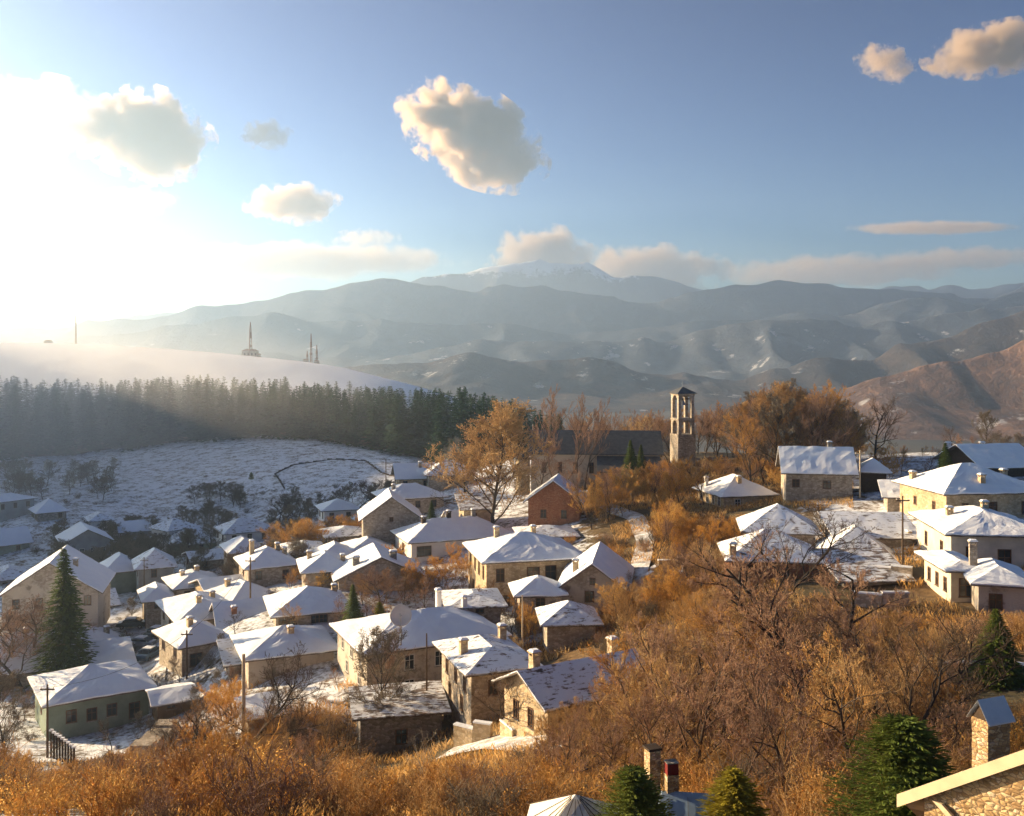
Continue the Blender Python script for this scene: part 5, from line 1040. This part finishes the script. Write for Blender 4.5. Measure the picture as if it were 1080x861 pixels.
put_tree('bushy', 950, 27, 765, 'broad dark green bushy conifer in front of the golden house end', name='conifer_tree', cat='conifer', Hm=5.2, wide=1.15)
put_tree('bushy', 1005, 25, 800, 'lower shaggy dark conifer touching the broad green one at the bottom edge', name='conifer_tree', cat='conifer', Hm=3.6, wide=.8)
put_tree('bushy', 667, 31, 806, 'green conifer top with yellow-lit tips covering the cream ribbed roof side', name='conifer_tree', cat='conifer', wide=1.1)
put_tree('yellow', 772, 31, 806, 'bright yellow-green conifer top beside the sky-blue roof', name='conifer_tree', cat='conifer', wide=1.7)
put_tree('spruce', 590, 330, 436, 'pine standing out at the low end of the dark pinewood', name='spruce_tree', cat='spruce')

# --- the pinewood below the snowy hill
n = 0; tries = 0; top_line = [(-60, 392), (0, 392), (60, 398), (100, 400), (140, 394), (200, 393), (260, 396), (330, 399), (400, 402), (440, 405), (480, 406), (520, 411), (560, 424), (600, 437)]
tl = np.array(top_line, float); front = np.array([(-60, 372), (60, 378), (150, 380), (200, 382), (300, 372), (370, 352), (430, 330), (470, 322), (520, 325), (600, 338)], float)
cand = []
while len(cand) < 298:
    tries += 1
    if tries > 8000: break
    px = RT.uniform(-45, 590); d0 = float(np.interp(px, front[:, 0], front[:, 1])); d = d0 + 100 * RT.random() ** 1.4
    x, y = G(px, d)
    if any((x - a) ** 2 + (y - b) ** 2 < 9 for a, b in cand): continue
    cand.append((x, y)); z = hz(x, y); yt = float(np.interp(px, tl[:, 0], tl[:, 1])) + RT.uniform(-3, 9) + (3 if d < d0 + 50 else 0); H = (HY - yt) / F * d - z; H = max(9, min(H, 31)) * (RT.uniform(.72, 1.0) if RT.random() < .5 else RT.uniform(.92, 1.03))
    o = link('conifer_tree', FK[RT.randrange(5)]); s = H / 10; o.location = (x, y, z - .3); ws = s * RT.uniform(1.0, 1.6) * (0.85 if H > 20 else 1); o.scale = (ws, ws, s); o.rotation_euler = (0, 0, RT.uniform(0, 6.28))
    tag(o, 'dark green conifer in the dense pinewood below the snowy hill', 'conifer', 'conifers of the pinewood below the hill')

def pinewood():
    rng = np.random.default_rng(8); parts = []; geos = [conifer_geo(80 + i, H=10.0, R=[1.7, 2.0, 1.6][i], dz=.5, per=9, sprays=4, w_=.3, taper=.75) for i in range(3)]
    for i in range(300):
        px = rng.uniform(-60, 590); d = float(np.interp(px, front[:, 0], front[:, 1])) + rng.uniform(18, 118); x, y = G(px, d); z = hz(x, y)
        yt = float(np.interp(px, tl[:, 0], tl[:, 1])) + rng.uniform(2, 14); H = max(8, min((HY - yt) / F * d - z, 28)); s = H / 10; a = rng.uniform(0, 6.28); V, Fc = geos[i % 3]; ws = s * rng.uniform(1.0, 1.5)
        c, sn = math.cos(a), math.sin(a); parts.append((np.stack([(V[:, 0] * c - V[:, 1] * sn) * ws + x, (V[:, 0] * sn + V[:, 1] * c) * ws + y, V[:, 2] * s + z], 1), Fc))
    V, Fc = join_VF(parts); tag(link('pinewood', npmesh('pinewood', V, Fc, MAT['fir'])), kind='stuff')
pinewood()

# --- scattered bare trees, by zone
def zone(kinds, poly, dr, n, label, group, line, hr=(3, 8), name='bare_tree', cat='tree', mind=1.6, wide=(.9, 1.2)):
    """trees scattered over px range and depth range; line: the highest picture row their tops may reach"""
    la = np.array(line, float); done = 0; tr_ = 0; got = []
    while done < n and tr_ < n * 40:
        tr_ += 1; px = RT.uniform(*poly); d = dr[0] + (dr[1] - dr[0]) * RT.random(); x, y = G(px, d)
        if any((x - a) ** 2 + (y - b) ** 2 < (r * .92) ** 2 for a, b, r in FOOT): continue
        if any((x - a) ** 2 + (y - b) ** 2 < mind ** 2 for a, b in got): continue
        z = hz(x, y); ymin = float(np.interp(px, la[:, 0], la[:, 1])); H = RT.uniform(*hr); Hmax = (HY - ymin) / F * d - z
        if Hmax < hr[0] * .45: continue
        H = min(H, Hmax * RT.uniform(.85, 1.0)); got.append((x, y)); done += 1
        if name in ('shrub', 'bush'):
            pool = SK if kinds == 's' else GKs; me, top = pool[RT.randrange(len(pool))]; o = link(name, me); s = H / top; o.location = (x, y, z - .05); ws = s * RT.uniform(.9, 1.3); o.scale = (max(ws, .6), max(ws, .6), s); o.rotation_euler = (0, 0, RT.uniform(0, 6.28)); tag(o, label, cat, group)
        else: put_tree(kinds[RT.randrange(len(kinds))], px, d, 0, label, group, RT.uniform(*wide), name=name, cat=cat, Hm=H)
NEAR = [(0, 775), (45, 815), (60, 805), (95, 795), (130, 785), (150, 790), (185, 765), (210, 730), (240, 690), (290, 715), (330, 725), (350, 735), (372, 790), (420, 808), (470, 795), (540, 798), (575, 745), (600, 735), (640, 722), (690, 660), (720, 625), (760, 605), (800, 615), (850, 600), (880, 640), (960, 640), (1010, 690), (1030, 725), (1080, 728)]
LOW = [(560, 790), (600, 765), (700, 745), (800, 735), (860, 748), (900, 700), (960, 690), (1000, 705), (1030, 728), (1080, 730)]
FOOT += [(*G(868, 62), 3.4), (*G(868, 57), 3.2), (*G(868, 51), 3.0), (*G(925, 54), 1.6), (*G(355, 84), 2.5), (*G(395, 80), 3.0), (*G(370, 76), 2.5), (*G(1065, 57), 2.5), (*G(1050, 60), 2.4), (*G(1050, 55), 2.8), (*G(1048, 49), 2.8), (*G(1046, 43), 2.6), (*G(1085, 66), 3)]
zone(['oval', 'oval2', 'gold', 'brown'], (-20, 350), (48, 100), 38, 'russet bare tree in the thicket filling the near slope below the green-grey house', 'russet trees of the near slope, village side', NEAR, (3, 6.5), name='young_tree')
zone(['oval2', 'brown', 'oval2', 'brown', 'dark', 'oval'], (560, 760), (45, 98), 56, 'brown leafless tree in the dense thicket behind the cream and blue metal roofs', 'brown trees of the middle thicket', NEAR, (4.5, 9), name='young_tree')
zone(['oval2', 'brown', 'great', 'brown', 'dark', 'oval'], (760, 1090), (38, 90), 56, 'rusty leafless tree in the thicket around the great dark tree', 'rusty trees of the thicket by the great dark tree', NEAR, (4, 9), name='young_tree')
zone('s', (-20, 600), (36, 98), 150, 'orange-brown shrub of the thicket covering the bottom slope below the houses', 'shrubs of the village-side slope', NEAR, (2.0, 3.8), 'shrub', 'shrub', 1.2)
zone('s', (540, 1100), (32, 90), 125, 'rusty shrub of the thicket between the dark trees and the metal roofs', 'shrubs of the wooded slope', LOW, (1.2, 3.2), 'shrub', 'shrub', 1.2)
MID = [(600, 520), (620, 505), (650, 490), (690, 480), (725, 490), (735, 525), (765, 528), (815, 526), (830, 522), (880, 522), (900, 560), (960, 560)]
zone(['gold', 'oval', 'tall'], (685, 800), (122, 150), 42, 'bright orange tree between the winding path and the sunlit house with white windows', 'orange trees beside the winding path', [(680, 540), (700, 520), (735, 540), (800, 545)], (4, 8), name='autumn_tree')
zone(['oval', 'oval2', 'gold', 'brown'], (640, 860), (100, 124), 40, 'leafless orange tree in the scrub around the orange stone house', 'orange trees around the orange stone house', [(640, 600), (690, 600), (700, 575), (740, 560), (760, 575), (800, 600), (860, 605)], (3, 7), name='autumn_tree')
zone(['oval', 'brown', 'tall', 'gold'], (625, 830), (152, 184), 70, 'russet tree of the wooded slope below the bell tower', 'russet trees below the bell tower', [(600, 500), (640, 492), (690, 480), (750, 478), (830, 480)], (4, 9), name='autumn_tree')
zone(['brown', 'oval', 'broad', 'grey'], (778, 908), (158, 190), 34, 'big brown bare tree on the mound behind the rectangular snowy roof', 'brown trees of the wooded mound', [(775, 425), (800, 402), (840, 388), (870, 400), (905, 440)], (13, 18), mind=3)
zone(['brown', 'tall', 'oval'], (615, 800), (196, 222), 44, 'brown bare tree in the row along the crest behind the church and bell tower', 'bare trees along the crest', [(610, 425), (650, 424), (700, 428), (740, 412), (780, 408), (800, 405)], (9, 13), mind=2.5)
zone(['gold', 'oval', 'brown'], (905, 1080), (152, 190), 20, 'low orange tree on the plateau edge behind the east-side roofs', 'orange trees on the plateau edge', [(900, 462), (1080, 476)], (2.5, 5), name='autumn_tree')
zone(['grey', 'brown'], (1000, 1090), (196, 230), 8, 'grey bare tree beyond the four-chimney house', 'grey trees beyond the four-chimney house', [(1000, 452), (1090, 448)], (4, 7))
zone(['grey'], (60, 250), (186, 262), 85, 'misty grey bare tree in the shaded hollow among the distant houses', 'grey trees of the shaded hollow', [(0, 500), (50, 505), (60, 545), (120, 545), (150, 540), (200, 528), (250, 525)], (4, 7.5), wide=(1.2, 1.7))
zone(['grey'], (-20, 130), (285, 335), 18, 'hazy bush-like tree on the upper snowy field near the pinewood', 'hazy trees on the snowy field', [(0, 480), (130, 482)], (6, 9), wide=(1.2, 1.6))
zone(['grey'], (200, 262), (258, 285), 9, 'dark rounded tree clump member in the middle of the snowy field', 'dark clump on the snowy field', [(200, 497), (262, 497)], (5, 7), wide=(1.3, 1.7))
zone(['grey', 'dark'], (280, 425), (215, 262), 40, 'dark bare tree at the lower rim of the snowy field above the crest houses', 'dark trees at the field rim', [(280, 512), (330, 502), (430, 505)], (4, 7), wide=(1.1, 1.5))
zone(['gold', 'oval'], (290, 375), (172, 192), 22, 'glowing orange tree of the sunlit clump above the balcony house', 'orange clump above the balcony house', [(290, 545), (375, 540)], (7, 10), wide=(1.1, 1.4), name='autumn_tree')
zone(['dark', 'grey'], (240, 345), (156, 172), 22, 'dark leafless tree in the shadow under the sunlit orange clump', 'dark trees under the orange clump', [(240, 560), (345, 568)], (4, 7), wide=(1.2, 1.6), name='autumn_tree')
zone(['oval', 'gold', 'brown'], (300, 560), (100, 215), 60, 'small russet garden tree between the houses of the crest', 'garden trees between the crest houses', [(300, 600), (340, 560), (400, 540), (430, 590), (500, 600), (560, 560)], (2.5, 5), name='young_tree')
zone(['grey', 'brown', 'dark'], (-10, 300), (96, 186), 46, 'small dark garden tree between the snowy roofs of the lower village', 'garden trees of the lower village', [(0, 600), (60, 640), (300, 600)], (2, 4.2), name='young_tree')
zone('g', (0, 560), (100, 330), 60, 'dark frosted bush on the snowy ground of the village', 'frosted bushes in the village', [(0, 500), (560, 500)], (.9, 2.2), 'bush', 'bush', 3)
zone('s', (880, 1095), (66, 85), 42, 'orange-brown bush on the bank below the cream cottage and the terraces', 'bushes below the cream cottage', [(880, 640), (950, 640), (1000, 648), (1095, 640)], (1.6, 3.4), 'bush', 'bush', 1.2)
zone('s', (600, 880), (96, 150), 70, 'tawny bush in the scrub between the winding path and the orange stone house', 'bushes beside the winding path', [(600, 560), (680, 560), (700, 540), (800, 540), (880, 600)], (1.4, 3), 'bush', 'bush', 1.4)
zone(['birch'], (20, 560), (46, 66), 12, 'thin pale bare sapling poking out of the bottom thicket', 'pale saplings of the bottom thicket', [(0, 770), (560, 770)], (3, 5.5), name='sapling', cat='sapling')
zone(['dark', 'great'], (180, 350), (60, 88), 9, 'dark-limbed bare tree standing in the orange thicket below the snowy roofs', 'dark trees of the bottom thicket', [(180, 730), (240, 680), (350, 715)], (3.5, 6))
x_, y_ = G(265, 300); put_tree('bushy', 265, 300, 493, 'single small dark bush alone in the middle of the snowy field', name='conifer_tree', cat='bush', Hm=2.2)

# --- undergrowth: dry grass, bracken and brambles nobody could count
def undergrowth():
    rng = np.random.default_rng(5); N = 270000
    px = rng.uniform(-140, 1420, N); d = 30 + 80 * rng.random(N) ** 0.8; keep = ~((px < 170) & (d > 92 + (px / 170) * 6)); far = rng.random(N) < .28; d = np.where(far, rng.uniform(100, 200, N), d); px = np.where(far, rng.uniform(610, 900, N), px)
    X = (px - CX) / F * d; Y = d; k = keep | far
    for a, b, r in FOOT: k &= ((X - a) ** 2 + (Y - b) ** 2 > (r * .8) ** 2)
    k &= fbm(X, Y, 9, 3, 21) > .36
    X, Y = X[k], Y[k]; Z = height(X, Y); n = len(X); h = rng.uniform(.2, .8, n) * (0.6 + .9 * fbm(X, Y, 6, 2, 9)); lean = rng.normal(scale=.35, size=(n, 2)); wv = rng.uniform(.01, .028, n); a = rng.uniform(0, 6.28, n)
    dx, dy = np.cos(a) * wv, np.sin(a) * wv; zero = np.zeros(n)
    A = np.stack([X - dx, Y - dy, Z - .1], 1); B = np.stack([X + dx, Y + dy, Z - .1], 1); C = np.stack([X + dx * .8 + lean[:, 0] * h * .5, Y + dy * .8 + lean[:, 1] * h * .5, Z + h * .65], 1); D = np.stack([X + lean[:, 0] * h, Y + lean[:, 1] * h, Z + h], 1)
    V = np.stack([A, B, C, D], 1).reshape(-1, 3); me = npmesh("undergrowth", V, np.arange(n * 4).reshape(n, 4), MAT['rust']); tag(link('undergrowth', me), kind='stuff')
undergrowth()

def smoke():
    o = cloud(462, 486, 462, 512, 205, None, 21, dens=0.05, thick=1.0, fuzz=1.6, tilt=0.4); o.name = 'smoke'; o["kind"] = 'stuff'
    del o["category"]
smoke()

def added_mist():
    # added vapour volume, imitating the washed-out sun glare over hollow and pinewood
    o = cloud(0, 10, 0, 10, 300, None, 33, dens=0.0034, thick=1.0); me = o.data; o.name = 'added_mist'; o["kind"] = 'stuff'; del o["category"]
    W, T, H = 250.0, 190.0, 46.0; k = np.empty(len(me.vertices) * 3); me.vertices.foreach_get("co", k); k = k.reshape(-1, 3); k /= np.abs(k).max(axis=0); k *= np.array([W, T, H]) * 1.05
    me.vertices.foreach_set("co", k.ravel().astype(np.float32)); me.update(); o.location = (-270, 345, -24)
    t = me.materials[0].node_tree
    for n in list(t.nodes):
        if n.type == 'MAPPING': n.inputs["Scale"].default_value = (1 / W, 1 / T, 1 / H)
        if n.type == 'TEX_NOISE': n.inputs["Scale"].default_value = 0.012; n.inputs["Detail"].default_value = 2
        if n.type == 'MATH' and n.operation == 'MULTIPLY' and abs(n.inputs[1].default_value - 3.2) < 1e-4: n.inputs[1].default_value = 0.9
        if n.type == 'MATH' and n.operation == 'MULTIPLY' and abs(n.inputs[1].default_value - 3.0) < 1e-4: n.inputs[1].default_value = 1.6
        if n.type == 'PRINCIPLED_VOLUME': n.inputs["Color"].default_value = (0.95, 0.95, 0.95, 1); n.inputs["Anisotropy"].default_value = 0.6
added_mist()
